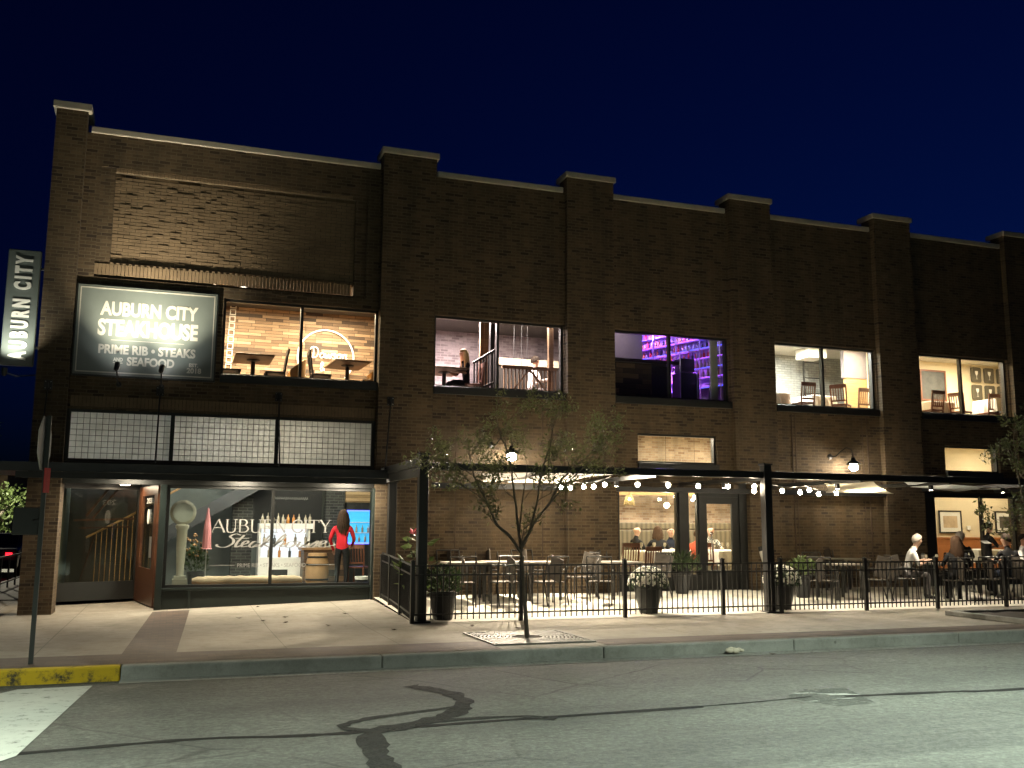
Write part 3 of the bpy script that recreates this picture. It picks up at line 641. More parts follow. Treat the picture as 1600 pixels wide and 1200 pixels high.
festoon('string of warm bulbs hung along the front beam between tree and middle post', [(8.12, -3.3, 2.37), (8.76, -3.3, 2.37), (9.4, -3.3, 2.365), (10.05, -3.3, 2.37), (10.64, -3.3, 2.38)], [(7.45, -3.36, 2.46), (8.9, -3.32, 2.45), (10.7, -3.36, 2.47)])
festoon('string of warm bulbs running in from the front beam behind the street tree', [(7.5, -3.2, 2.36), (7.5, -2.7, 2.34), (7.51, -2.2, 2.36), (7.44, -1.7, 2.35), (7.45, -1.2, 2.37)], [(7.5, -3.46, 2.5), (7.48, -1.9, 2.46), (7.45, -.16, 2.45)])
festoon('string of warm bulbs from the middle post towards the cream shade cloth', [(11.31, -3.25, 2.31), (11.99, -2.88, 2.3), (12.35, -2.7, 2.36), (12.74, -2.48, 2.29), (13.5, -2.08, 2.33), (10.66, -3.25, 2.29)], [(10.6, -3.5, 2.48), (12.2, -2.78, 2.44), (14.6, -1.5, 2.46)])
# gooseneck wall lamps over the pergola
glow('lamp_glow', (1, .88, .7), 85)
def gooseneck(x, label, pw=800):
    r = thing('wall_lamp', label, 'lamp', (x, 0, 3.3), 0, 'gooseneck lamps on the brick wall')
    k = MB(); k.lathe((x - .3, -.001, 3.3), [(.07, 0), (.07, .02), (.03, .04)], 12, M=Matrix.Rotation(PI / 2, 4, 'X')); k.build('wall_bracket', 'black_metal', r)
    k = MB(); P = [(-.3, -.02, 3.3), (-.22, -.12, 3.3), (-.17, -.25, 3.42), (-.1, -.36, 3.5), (0, -.42, 3.46), (.02, -.44, 3.32), (.02, -.45, 3.24)]
    k.tube([(x + a, b, c) for a, b, c in P], .014, 8); k.build('arm', 'black_metal', r)
    k = MB(); k.lathe((x + .02, -.45, 3.0), [(.17, 0.1), (.12, .15), (.06, .19), (.05, .26), (.001, .27)], 18); k.lathe((x + .02, -.45, 3.0), [(.165, 0.1), (.115, .145), (.05, .185)], 18); s_ = k.build('shade', 'black_metal', r)
    k = MB(); k.ball((x + .02, -.45, 3.03), .1, 16); k.build('bulb', 'lamp_glow', s_)
    light('gooseneck_light', 'SPOT', (x + .02, -.45, 2.91), pw, (1, .84, .62), r, .05, (x + .02, -3.3, 0), 116 if pw > 500 else 96, .3)
gooseneck(6.62, 'gooseneck lamp on the brick wall behind the street tree')
gooseneck(15.28, 'gooseneck lamp on the brick wall above the cream shade cloth', 330)

# ------------------------------------------------------------------ signs
SG = thing('sign_board', 'large dark restaurant sign board lettered in cream on the upper wall', 'sign', (-.65, 0, 4.35))
k = MB(); k.box(-1.93, -.07, 4.33, .64, -.002, 6.1); k.build('sign_frame', 'black_frame', SG, bevel=.006)
k = MB(); k.box(-1.9, -.082, 4.36, .61, -.071, 6.07); k.build('sign_panel', 'sign_face', SG)
X0, Z0, SW, SH = -1.86, 4.40, 2.43, 1.63
k = MB()
for (a, b, c, d) in ((0, 0, 1, .013), (0, .987, 1, 1), (0, .013, .008, .987), (.992, .013, 1, .987)): k.box(X0 + a * SW, -.09, Z0 + b * SH, X0 + c * SW, -.081, Z0 + d * SH)
k.build('border_line', 'sign_letter', SG)
def sgt(body, u0, u1, v0, v1, bold=.038, sh=0):
    k = MB(); text_mb(k, body, X0 + u0 * SW, Z0 + (1 - v1) * SH, (u1 - u0) * SW, (v1 - v0) * SH, -.088, .007, bold=bold, shear=sh); k.build('lettering', 'sign_letter', SG)
sgt('AUBURN CITY', .15, .875, .155, .325); sgt('STEAKHOUSE', .14, .88, .365, .565); sgt('PRIME RIB \u2022 STEAKS', .155, .87, .665, .775); sgt('AND', .265, .335, .815, .86); sgt('SEAFOOD', .365, .715, .80, .905); sgt('EST.', .825, .895, .835, .88); sgt('2018', .81, .92, .89, .955)
k = MB(); k.box(X0 + .265 * SW, -.09, Z0 + .118 * SH, X0 + .335 * SW, -.081, Z0 + .127 * SH); k.box(X0 + .24 * SW, -.09, Z0 + .388 * SH, X0 + .78 * SW, -.081, Z0 + .391 * SH); k.build('underline', 'sign_letter', SG)
glow('spot_glow', (1, 1, .95), 60)
def signlamp(x, label, y=-.9, z=4.42, tgt=None, power=160, wy=0):
    r = thing('sign_lamp', label, 'lamp', (x, wy, z - .2), 0, 'small spot lamps lighting the signs')
    k = MB(); k.tube([(x, wy, z - .22), (x, wy + (y - wy) * .6, z - .22), (x, y, z - .1)], .012, 8); k.lathe((x, wy - .001, z - .22), [(.05, 0), (.05, .02), (.02, .03)], 12, M=Matrix.Rotation(PI / 2, 4, 'X')); k.build('arm', 'black_metal', r)
    T = Vector(tgt) - Vector((x, y, z)); M = T.to_track_quat('Z', 'Y').to_matrix().to_4x4()
    k = MB(); k.lathe((x, y, z), [(.02, -.13), (.045, -.1), (.05, .06), (.046, .06), (.04, .02)], 12, M=M); h = k.build('lamp_head', 'black_metal', r)
    k = MB(); k.lathe((x, y, z), [(.001, .025), (.038, .025)], 12, M=M); k.build('lens', 'spot_glow', h)
    light('sign_spot', 'SPOT', Vector((x, y, z)) + T.normalized() * .07, power, (1, .88, .64), r, .035, Vector((x, y, z)) + T * 3 + Vector((.1, 0, 2.6)), 84, 1)
    light('sign_spot', 'SPOT', Vector((x, y, z)) + T.normalized() * .075, power * .2, (1, .97, .86), r, .035, Vector((x, y, z)) + T * 3, 22, 1)
    light('sign_spot', 'SPOT', Vector((x, y, z)) + T.normalized() * .08, power * .09, (1, .97, .86), r, .035, Vector((x, y, z)) + T * 3, 100, 1)
signlamp(-1.09, 'small black spot lamp under the sign by the word and', tgt=(-1.02, -.1, 5.27))
signlamp(-.33, 'small black spot lamp under the sign below the word seafood', tgt=(-.2, -.1, 5.22))
BL = thing('blade_sign', 'tall narrow sign lettered upwards, lit from below at the building corner', 'sign', (-2.85, .1, 4.4))
k = MB(); k.box(-3.14, .02, 4.46, -2.58, .12, 6.66); k.build('sign_panel', 'sign_face', BL, bevel=.02)
k = MB(); text_mb(k, 'A U B U R N   C I T Y', 0, 0, 1.98, .3, 0, .03, bold=.05, M=Matrix.Translation((-2.71, .005, 4.56)) @ Matrix.Rotation(-PI / 2, 4, 'Y')); k.build('lettering', 'white_paint', BL)
k = MB()
for z in (4.8, 6.3): k.box(-2.58, .05, z, -2.51, .09, z + .04)
k.build('wall_arm', 'black_metal', BL)
k = MB(); k.tube([(-2.52, .0, 4.3), (-2.8, -.15, 4.24), (-2.98, -.4, 4.26)], .012, 6); k.lathe((-2.98, -.4, 4.3), [(.03, -.1), (.05, -.06), (.055, .05), (.05, .05), (.04, 0)], 12); k.build('lamp', 'black_metal', BL)
light('blade_spot', 'SPOT', (-2.98, -.4, 4.4), 55, (1, .97, .78), BL, .04, (-2.86, .02, 5.6), 95, .9)
# stop sign by the kerb, seen nearly edge on, with a small plate on the same pole
SP = thing('stop_sign', 'octagonal road sign seen nearly edge on from behind, on a thin pole by the kerb', 'sign', (-1.44, -6.9, 0))
k = MB(); k.box(-.025, -.025, -.05, .025, .025, 2.86); k.build('pole', 'pole_paint', SP, world=False)
Ms = Matrix.Rotation(math.radians(-96), 4, 'Z')
k = MB(); R8 = .34; oc = lambda r: [(r * math.cos(PI / 8 + i * PI / 4), 2.53 + r * math.sin(PI / 8 + i * PI / 4)) for i in range(8)]
k.prism(oc(R8), .004, None, Ms @ Matrix.Translation((0, -.035, 0))); s_ = k.build('sign_plate', 'white_paint', SP, world=False)
k = MB(); k.prism(oc(R8 - .025), .002, None, Ms @ Matrix.Translation((0, -.0372, 0))); k.build('sign_red', 'red_sign', s_, world=False)
k = MB(); text_mb(k, 'STOP', -.22, 2.44, .44, .18, -.038, .002, bold=.03, M=Ms); k.build('lettering', 'white_paint', s_, world=False)
k = MB(); k.prism(oc(R8 - .002), .002, None, Ms @ Matrix.Translation((0, -.0305, 0))); k.build('sign_back', 'steel', s_, world=False)
k = MB(); k.box(-.31, .03, 1.46, -.03, .05, 1.78); k.box(-.1, .0, 1.6, 0, .03, 1.64); k.build('rear_plate', 'black_frame', SP, world=False, bevel=.02)
k = MB(); k.box(-.045, -.034, 1.95, .045, -.027, 2.24, None, Matrix.Rotation(.9, 4, 'Z')); k.build('reflector_strip', 'red_sign', SP, world=False)
# tree grate
plain('cast_iron', (.15, .145, .13), .6, var=.3); GR = thing('tree_grate', 'square cast iron tree grate with rings of slots around the trunk', 'tree grate', (4.92, -6.08, 0))
k = MB(); k.box(-.72, -.72, .004, .72, .72, .006); k.build('pit', 'soil', GR, world=False)
k = MB()
for (a, b, c, d) in ((-.75, -.75, .75, -.71), (-.75, .71, .75, .75), (-.75, -.71, -.71, .71), (.71, -.71, .75, .71)): k.box(a, b, .005, c, d, .022)
k.build('grate_frame', 'cast_iron', GR, world=False)
k = MB()
for r0 in [.22 + .055 * i for i in range(14)]:
    r1 = r0 + .03; n = 72
    for i in range(n):
        a0, a1 = 2 * PI * i / n, 2 * PI * (i + 1) / n
        q = [(r0 * math.cos(a0), r0 * math.sin(a0)), (r1 * math.cos(a0), r1 * math.sin(a0)), (r1 * math.cos(a1), r1 * math.sin(a1)), (r0 * math.cos(a1), r0 * math.sin(a1))]
        if max(max(abs(x), abs(y)) for x, y in q) > .71: continue
        k.add([(x, y, .02) for x, y in q] + [(x, y, .008) for x, y in q], [(0, 1, 2, 3), (0, 4, 5, 1), (1, 5, 6, 2), (2, 6, 7, 3), (3, 7, 4, 0)])
for i in range(16):
    a = 2 * PI * i / 16; c_, s__ = math.cos(a), math.sin(a); e = min(.71 / max(abs(c_), abs(s__)), .95); k.box(.22, -.012, .009, e, .012, .021, None, Matrix.Rotation(a, 4, 'Z'))
k.build('ring_slats', 'cast_iron', GR, world=False)
# ------------------------------------------------------------------ plants
plain('bark', (.15, .13, .10), .9, var=.4, bmp=.6, bscale=50)
translucent('leaf_green', (.12, .135, .055), .35, .4, .5, 5); translucent('leaf_dark', (.035, .06, .022), .25, .45, .5, 6); translucent('leaf_bright', (.09, .13, .04), .3, .45, .4, 6)
plain('petal_white', (.8, .78, .68), .6, var=.1); plain('petal_pink', (.7, .06, .1), .5); plain('planter_black', (.02, .02, .02), .5, var=.3); plain('planter_grey', (.03, .035, .033), .6)
def leaf(mb, p, d, L, W, r, mat=None):
    d = d.normalized(); s_ = d.cross(Vector((r.uniform(-1, 1), r.uniform(-1, 1), r.uniform(.2, 1)))).normalized(); n = d.cross(s_)
    a = p; t = p + d * L; m1 = p + d * L * .5 + s_ * W / 2 + n * W * .15; m2 = p + d * L * .5 - s_ * W / 2 + n * W * .15; mb.add([a, m1, t, m2], [(0, 1, 2), (0, 2, 3)], mat)
def rdir(r, up=0):
    while True:
        v = Vector((r.uniform(-1, 1), r.uniform(-1, 1), r.uniform(-1, 1) + up))
        if .05 < v.length < 1.5: return v.normalized()
def street_tree(label, loc, seed, limbs, sc, density, lsize, lean=(0, 0, 0)):
    r = random.Random(seed); T = thing('street_tree', label, 'tree', loc, 0, 'young trees along the kerb')
    k = MB(); f = MB(); tips = []
    for pts, rad in limbs:
        P = [Vector(p) * sc for p in pts]
        C = [P[0]]
        for i in range(1, len(P)):
            for j in (1, 2, 3): C.append(P[i - 1].lerp(P[i], j / 3) + Vector((r.uniform(-1, 1), r.uniform(-1, 1), 0)) * .006 * sc)
        k.tube(C, [rad * (1 - .55 * i / (len(C) - 1)) for i in range(len(C))], 8)
        tips.append((C[-1], (C[-1] - C[-3]).normalized(), rad * .45)); 
        if len(P) > 2 and pts[0][2] > .1:
            for c in C[len(C) // 2::2]: tips.append((c, ((C[-1] - C[-3]).normalized() + rdir(r) * .9).normalized(), rad * .35))
    def grow(p, d, rad, L, lev):
        C = [p]
        for j in range(3):
            d = (d + rdir(r) * .28 + Vector((0, 0, .06))).normalized(); p = p + d * L / 3; C.append(p)
        k.tube(C, [rad, rad * .8, rad * .65, rad * .5], 5, None, False)
        if lev >= 1:
            for q, dd in ((C[1], .5), (C[2], .8), (C[3], 1)):
                for _ in range(int(density * dd * (1.0 if lev > 1 else .6)) + (r.random() < .5)):
                    o = q + rdir(r) * .10 * sc * r.random() ** .5; leaf(f, o, (rdir(r) + Vector((0, 0, -.25)) + d * .4), lsize * r.uniform(.6, 1.25), lsize * .42 * r.uniform(.7, 1.2), r)
        if lev < 2:
            for _ in range(3 if lev == 0 else 3): grow(C[r.choice((2, 3, 3))], (d + rdir(r) * .95 + Vector((0, 0, .12))).normalized(), rad * .55, L * r.uniform(.6, .85), lev + 1)
    for p, d, rad in tips: grow(p, d, max(rad, .006), .36 * sc * r.uniform(.7, 1.15), 0)
    k.build('trunk', 'bark', T, world=False); f.build('foliage', 'leaf_green', T, world=False)
    return T
LT = [([(0, 0, -.05), (-.04, 0, .5), (-.075, 0, .95), (-.1, 0, 1.25)], .036),
      ([(-.1, 0, 1.22), (-.3, -.05, 1.45), (-.52, -.1, 1.62), (-.7, -.15, 1.98), (-.9, -.2, 2.3)], .026),
      ([(-.5, -.08, 1.6), (-.42, .2, 1.75), (-.45, .35, 2.1)], .014),
      ([(-.1, 0, 1.22), (-.13, .05, 1.6), (-.16, .1, 2.0), (-.25, .1, 2.6), (-.4, .1, 2.95)], .024),
      ([(-.1, 0, 1.25), (.0, -.1, 1.55), (.08, -.2, 1.95), (.1, -.3, 2.4), (.2, -.4, 2.75)], .022),
      ([(-.08, 0, 1.3), (.12, .1, 1.62), (.42, .15, 1.95), (.62, .2, 2.3), (1.0, .2, 2.62)], .026),
      ([(.1, .1, 1.6), (.2, -.2, 1.85), (.5, -.4, 2.25), (.75, -.5, 2.5)], .016),
      ([(-.12, .02, 1.5), (.02, .3, 1.9), (.15, .5, 2.35)], .015), ([(-.66, -.15, 1.9), (-.75, .1, 2.05), (-1.0, .2, 2.2)], .012)]
street_tree('young street tree with thin forked trunk standing in the iron grate', (4.92, -6.08, 0), 5, LT, 1.0, 5.6, .068)
LT2 = [([(0, 0, -.05), (.02, 0, .6), (0, 0, 1.3)], .05), ([(0, 0, 1.2), (-.35, 0, 1.6), (-.7, .1, 1.95), (-.8, .1, 2.5)], .028), ([(0, 0, 1.25), (.1, .1, 1.9), (-.1, .2, 2.6), (0, .1, 3.0)], .03),
       ([(0, 0, 1.3), (.4, -.2, 1.8), (.8, -.3, 2.3)], .028), ([(-.5, 0, 1.75), (-.9, -.1, 1.7), (-1.35, -.15, 1.62)], .014), ([(0, 0, 1.1), (-.3, -.2, 1.4), (-.75, -.3, 1.5)], .014), ([(-.1, .1, 2), (-.5, .3, 2.4), (-.6, .3, 2.9)], .02)]
street_tree('leafier young tree growing in the planting bed at the far end of the kerb', (15.35, -6.0, .05), 9, LT2, 1.05, 6, .08)
def pot(mb, r0, r1, h, mat=None): mb.lathe((0, 0, 0), [(r0 * .96, 0), (r0, .02), (r1 * .93, h * .86), (r1 * .93, h * .87), (r1, h * .88), (r1 * 1.02, h), (r1 * .9, h), (r1 * .85, h * .9), (.001, h * .88)], 24, mat)
def mum(label, loc, seed, mat):
    r = random.Random(seed); T = thing('flower_planter', label, 'planter', loc, r.random(), 'planters with white flowers along the fence')
    k = MB(); pot(k, .17, .28, .5); k.build('pot', mat, T, world=False)
    f = MB(); g = MB()
    for _ in range(900):
        d = rdir(r, .45); d.z = abs(d.z) * .9 + .05; p = Vector((d.x * .35, d.y * .35, .46 + d.z * .33)) * 1.0; leaf(f, p * r.uniform(.8, 1) + Vector((0, 0, .04)), d + rdir(r) * .7, .06, .03, r)
    for _ in range(400):
        d = rdir(r, .5); d.z = abs(d.z); d.normalize(); p = Vector((d.x * .37, d.y * .37, .5 + d.z * .34)); q = d.to_track_quat('Z', 'Y').to_matrix().to_4x4(); s_ = r.uniform(.022, .036)
        vs = [p + q.to_3x3() @ Vector((math.cos(a * PI / 5) * (s_ if a % 2 == 0 else s_ * .6), math.sin(a * PI / 5) * (s_ if a % 2 == 0 else s_ * .6), .0)) for a in range(10)] + [p + d * s_ * .5]
        g.add(vs, [(i, (i + 1) % 10, 10) for i in range(10)])
    f.build('foliage', 'leaf_dark', T, world=False); g.build('blossoms', 'petal_white', T, world=False)
mum('black planter of white chrysanthemums in front of the dining window', (8.35, -3.22, .03), 1, 'planter_grey')
mum('black planter of white chrysanthemums behind the fence by the middle post', (11.25, -3.2, .03), 2, 'planter_black')
def leafy(label, loc, seed, n, spread, h, L, W, potr, poth, m, flowers=0, up=.8):
    r = random.Random(seed); T = thing('potted_plant', label, 'potted plant', loc)
    k = MB(); pot(k, potr * .7, potr, poth); k.build('pot', 'planter_black', T, world=False); f = MB(); st = MB()
    for _ in range(n):
        a = r.uniform(0, 2 * PI); rad = spread * r.random() ** .6; p = Vector((rad * math.cos(a), rad * math.sin(a), poth + h * r.random() ** .8 * (1 - .4 * rad / spread)))
        leaf(f, p, Vector((math.cos(a), math.sin(a), up)) + rdir(r) * .6, L * r.uniform(.6, 1.2), W * r.uniform(.7, 1.2), r)
    for i in range(7):
        a = r.uniform(0, 2 * PI); e = Vector((spread * .6 * math.cos(a), spread * .6 * math.sin(a), poth + h * .8)); st.tube([(0, 0, poth - .05), Vector((e.x * .4, e.y * .4, poth + h * .5)), e], .006, 5)
    st.build('stems', 'leaf_dark', T, world=False); f.build('foliage', m, T, world=False)
    if flowers:
        g = MB()
        for (x, y, z, s_) in flowers:
            for i in range(6):
                a = i * PI / 3; leaf(g, Vector((x, y, z)), Vector((math.cos(a), math.sin(a) * .6 - .5, .5 * math.sin(a) + .2)), s_, s_ * .7, r)
        g.build('blossom', 'petal_pink', T, world=False)
leafy('tall plant with big leaves and one pink bloom behind the side fence', (4.12, -2.6, .05), 3, 55, .3, 1.15, .22, .1, .2, .4, 'leaf_bright', [(-.12, -.2, 1.42, .1)], .3)
leafy('bushy plant in a big black pot beside the corner pergola post', (4.42, -3.28, .02), 4, 420, .3, .5, .09, .05, .24, .45, 'leaf_dark')
leafy('bushy green fern in a tall pot before the dining room door', (10.55, -.55, .16), 5, 260, .3, .4, .24, .035, .2, .45, 'leaf_dark', 0, 1.0)
leafy('pale green plant in a pot by the brick wall behind the second planter', (12.9, -1.6, .1), 6, 300, .28, .4, .1, .06, .2, .48, 'leaf_bright')
# fallen leaves and kerb litter
plain('dry_leaf', (.06, .035, .018), .8, var=.4)
lb = MB(); rl = random.Random(4); q = [(math.cos(a * PI / 6) * (.045 if a % 2 else .065), math.sin(a * PI / 6) * (.03 if a % 2 else .045), .012 + .012 * rl.random()) for a in range(12)]
lb.add(q + [(0, 0, .002)] + [(x, y, z - .003) for x, y, z in q], [(i, (i + 1) % 12, 12) for i in range(12)])
L0 = None
for i, (x, y) in enumerate([(1.15, -2.3), (1.5, -2.8), (1.9, -2.4), (1.82, -3.15), (2.43, -3.7), (2.95, -2.2), (1.6, -.5), (5.2, -4.9), (4.6, -4.4), (7.9, -7.75), (3.3, -4.6)]):
    o = lb.build('fallen_leaf', 'dry_leaf') if L0 is None else L0.copy()
    if L0 is None: L0 = o
    else: COL.objects.link(o)
    o.location = (x, y, (gz(x, y) if y > -7 else -.146) + .008); o.rotation_euler = (0, 0, i * 1.3); tag(o, 'dry brown leaf lying on the pale pavement', 'leaf', 'fallen leaves on the pavement')
    if y < -7: o['label'] = 'dry brown leaf in the gutter beside the crumpled litter'; del o['group']
plain('litter_paper', (.4, .36, .28), .7)
k = MB(); r = random.Random(8)
for i in range(9): k.ball((7.5 + r.uniform(-.12, .12), -7.48 + r.uniform(-.05, .05), -.11 + r.uniform(0, .04)), r.uniform(.03, .05), 6, None, (1.4, .7, .8))
tag(k.build('crumpled_litter', 'litter_paper'), 'crumpled pale litter lying against the kerb face', 'litter')

# ------------------------------------------------------------------ furniture
plain('chair_wood', (.16, .055, .025), .45, var=.3); plain('chair_black', (.02, .017, .015), .5); plain('table_dark', (.03, .022, .018), .4); plain('table_oak', (.2, .115, .055), .45, var=.25)
plain('linen', (.72, .7, .62), .8, var=.04); plain('tan_leather', (.42, .27, .13), .5); plain('sling', (.045, .036, .026), .7); plain('patio_metal', (.03, .028, .026), .4); plain('table_grey', (.16, .145, .12), .5)
def slat_chair(name, label, m, ms, arms=False):
    T = thing(name, label, 'chair'); k = MB(); k.box(-.21, -.21, .43, .21, .2, .47); k.build('seat', ms, T, world=False, bevel=.01)
    b = MB()
    b.bar((-.19, .19, .47), (-.2, .26, .95), .035, .03); b.bar((.19, .19, .47), (.2, .26, .95), .035, .03); b.box(-.21, .24, .87, .21, .275, .97); b.bar((-.19, .2, .55), (.19, .2, .55), .03, .04)
    for i in range(5): x = -.13 + .065 * i; b.bar((x, .2, .55), (x, .25, .88), .022, .015)
    b.build('backrest', m, T, world=False)
    for sx in (-.18, .18):
        for sy in (-.18, .19): l = MB(); l.bar((sx, sy, 0), (sx, sy, .44), .035, .035); l.build('leg', m, T, world=False)
    return T
def patio_chair(label):
    T = thing('patio_chair', label, 'chair'); k = MB(); k.box(-.22, -.22, .42, .22, .22, .445); k.build('seat', 'sling', T, world=False, bevel=.01)
    k = MB(); k.bar((0, .2, .46), (0, .3, .9), .42, .02, up=(1, 0, 0)); k.build('backrest', 'sling', T, world=False, bevel=.006)
    for s_ in (-1, 1):
        f = MB(); x = .24 * s_; f.tube([(x, -.24, 0), (x, -.23, .45), (x, -.22, .62), (x, -.15, .65), (x, .2, .66)], .015, 8); f.tube([(x, .32, 0), (x, .2, .44), (x, .32, .92)], .015, 8); f.tube([(x, -.22, .43), (x, .2, .43)], .013, 6); f.build('side_frame', 'patio_metal', T, world=False)
    f = MB(); f.tube([(-.24, .32, .92), (.24, .32, .92)], .015, 8); f.build('back_bar', 'patio_metal', T, world=False); f = MB(); f.tube([(-.24, -.22, .43), (.24, -.22, .43)], .012, 6); f.build('front_bar', 'patio_metal', T, world=False)
    return T
def sq_table(name, label, sx, sy, h, mt, mb_, cat='table', ped=True, cloth=None):
    T = thing(name, label, cat); k = MB(); k.box(-sx / 2, -sy / 2, h - .035, sx / 2, sy / 2, h); k.build('tabletop', mt, T, world=False, bevel=.006)
    if ped:
        k = MB(); k.lathe((0, 0, 0), [(.26, 0), (.26, .015), (.05, .035), (.045, h - .08), (.14, h - .05), (.14, h - .036)], 12); k.build('pedestal', mb_, T, world=False)
    else:
        for a in (-1, 1):
            for b in (-1, 1): l = MB(); l.bar((a * (sx / 2 - .05), b * (sy / 2 - .05), 0), (a * (sx / 2 - .05), b * (sy / 2 - .05), h - .035), .045, .045); l.build('leg', mb_, T, world=False)
    if cloth:
        k = MB(); n = 40; vs = []
        for lv, (z, o) in enumerate(((h + .006, -.004), (h - .02, .012), (h - .2, .03), (h - .36, .045))):
            for i in range(n):
                t = i / n * 4; e = int(t); u = t - e; c = [(-1, -1), (1, -1), (1, 1), (-1, 1), (-1, -1)]; x = c[e][0] + (c[e + 1][0] - c[e][0]) * u; y = c[e][1] + (c[e + 1][1] - c[e][1]) * u
                w_ = o * (1 + (.7 * math.sin(i * 2.4) if lv > 1 else 0)); vs.append((x * (sx / 2 + w_), y * (sy / 2 + w_), z))
        fs = [(l * n + i, l * n + (i + 1) % n, (l + 1) * n + (i + 1) % n, (l + 1) * n + i) for l in range(3) for i in range(n)] + [tuple(range(n))]
        k.add(vs, fs, None, False); tc = k.build('tablecloth', 'linen', T, world=False)
    return T
def at(o, loc, rz=0): o.location = loc; o.rotation_euler = (0, 0, rz); return o
# upstairs lounge, seen from below
lt = at(sq_table('lounge_table', 'square oak topped table upstairs on a black pedestal between two dark chairs', .78, 1.2, .76, 'table_oak', 'chair_black'), (1.43, 1.2, UZ0))
dup(lt, (3.42, 1.2, UZ0), .06, 'square oak topped table upstairs beside the glowing ring on the plank wall'); 
lc = at(slat_chair('lounge_chair', 'dark chair upstairs nearest the column of small white frames', 'chair_black', 'chair_black'), (.97, 1.1, UZ0), PI / 2)
dup(lc, (1.88, 1.15, UZ0), -PI / 2, 'dark chair upstairs seen against the planks between the two tables')
dup(lc, (2.83, 1.1, UZ0), PI / 2, 'dark chair upstairs just past the window mullion')
def tub(name, label, m, loc, rz):
    T = thing(name, label, 'chair', loc, rz); k = MB(); k.lathe((0, 0, 0), [(.2, .3), (.24, .42), (.22, .45), (.001, .46)], 16); k.build('seat', m, T, world=False)
    k = MB(); n = 12
    P = [(.26 * math.cos(-.3 + (PI + .6) * i / n), .26 * math.sin(-.3 + (PI + .6) * i / n)) for i in range(n + 1)]
    vs = [(x, y, .38) for x, y in P] + [(x * 1.1, y * 1.1, .58 + .3 * math.sin(PI * i / n)) for i, (x, y) in enumerate(P)]; vs += [(x * .86, y * .86, z) for x, y, z in vs]; m_ = n + 1
    fs = [(i, i + 1, m_ + i + 1, m_ + i) for i in range(n)] + [(2 * m_ + i, 3 * m_ + i, 3 * m_ + i + 1, 2 * m_ + i + 1) for i in range(n)] + [(m_ + i, m_ + i + 1, 3 * m_ + i + 1, 3 * m_ + i) for i in range(n)]
    k.add(vs, fs, None, True); k.build('backrest', m, T, world=False)
    for a in range(4): l = MB(); c = Vector((.16 * math.cos(PI / 4 + a * PI / 2), .16 * math.sin(PI / 4 + a * PI / 2), 0)); l.tube([c * 1.3, c + Vector((0, 0, .32))], .015, 6); l.build('leg', 'chair_black', T, world=False)
    return T
tub('tub_chair', 'tan leather tub chair upstairs by the window mullion', 'tan_leather', (2.3, 1.6, UZ0), -PI / 2)
tub('tub_chair', 'tan leather tub chair upstairs beside the end jamb', 'tan_leather', (4.0, 1.3, UZ0), -PI / 2)
# glowing ring sign with handwriting, column of white frames
glow('neon_white', (1, .9, .75), .5)
RG = thing('ring_sign', 'white glowing ring sign with handwriting on the plank wall upstairs', 'neon sign', (3.33, 3.9, 5.64))
k = MB(); k.tube([(3.33 + .68 * math.cos(a * PI / 24), 3.9, 5.64 + .68 * math.sin(a * PI / 24)) for a in range(-6, 31)], .018, 6); k.build('ring', 'neon_white', RG)
SCR = {'D': [[(0.15, .95), (.2, .5), (.1, .05)], [(-.1, .75), (.1, 1), (.5, .9), (.62, .5), (.4, .08), (0, .02)]], 'a': [[(.42, .4), (.2, .5), (.03, .25), (.15, .02), (.38, .2), (.44, .46), (.42, .1), (.55, .05)]],
       'w': [[(0, .45), (.08, .05), (.22, .1), (.28, .42), (.32, .06), (.5, .1), (.54, .45), (.62, .4)]], 's': [[(.3, .45), (.15, .48), (.1, .32), (.28, .2), (.2, .02), (0, .06)]], 'o': [[(.25, .46), (.08, .35), (.08, .08), (.28, .03), (.4, .25), (.25, .46), (.5, .4)]],
       'n': [[(.02, .42), (.08, .3), (.06, .03)], [(.06, .25), (.2, .45), (.34, .38), (.32, .08), (.46, .08)]], '&': [[(.5, .05), (.1, .6), (.2, .9), (.38, .75), (.05, .3), (.2, .02), (.5, .35)]]}
k = MB(); ox = 2.98
for ch in 'Dawson':
    for st in SCR[ch]: k.tube([(ox + p[0] * .27, 3.9, 5.62 + p[1] * .27) for p in spline(st, 4)], .012, 5)
    ox += {'D': .2, 'w': .17, 's': .1}.get(ch, .14)
for st in SCR['&']: k.tube([(3.2 + p[0] * .22, 3.9, 5.3 + p[1] * .24) for p in spline(st, 4)], .012, 5)
k.build('handwriting', 'neon_white', RG)
FR = thing('photo_column', 'tall column of small white square frames on the plank wall', 'picture', (1.0, 3.9, 5.1))
for i in range(11):
    z = 5.05 + .165 * i; k = MB(); x = .98 + .006 * i
    for a, b, c, d in ((0, 0, .14, .02), (0, .12, .14, .14), (0, .02, .02, .12), (.12, .02, .14, .12)): k.box(x + a, 3.92, z + b, x + c, 3.95, z + d)
    k.build('frame', 'white_paint', FR)
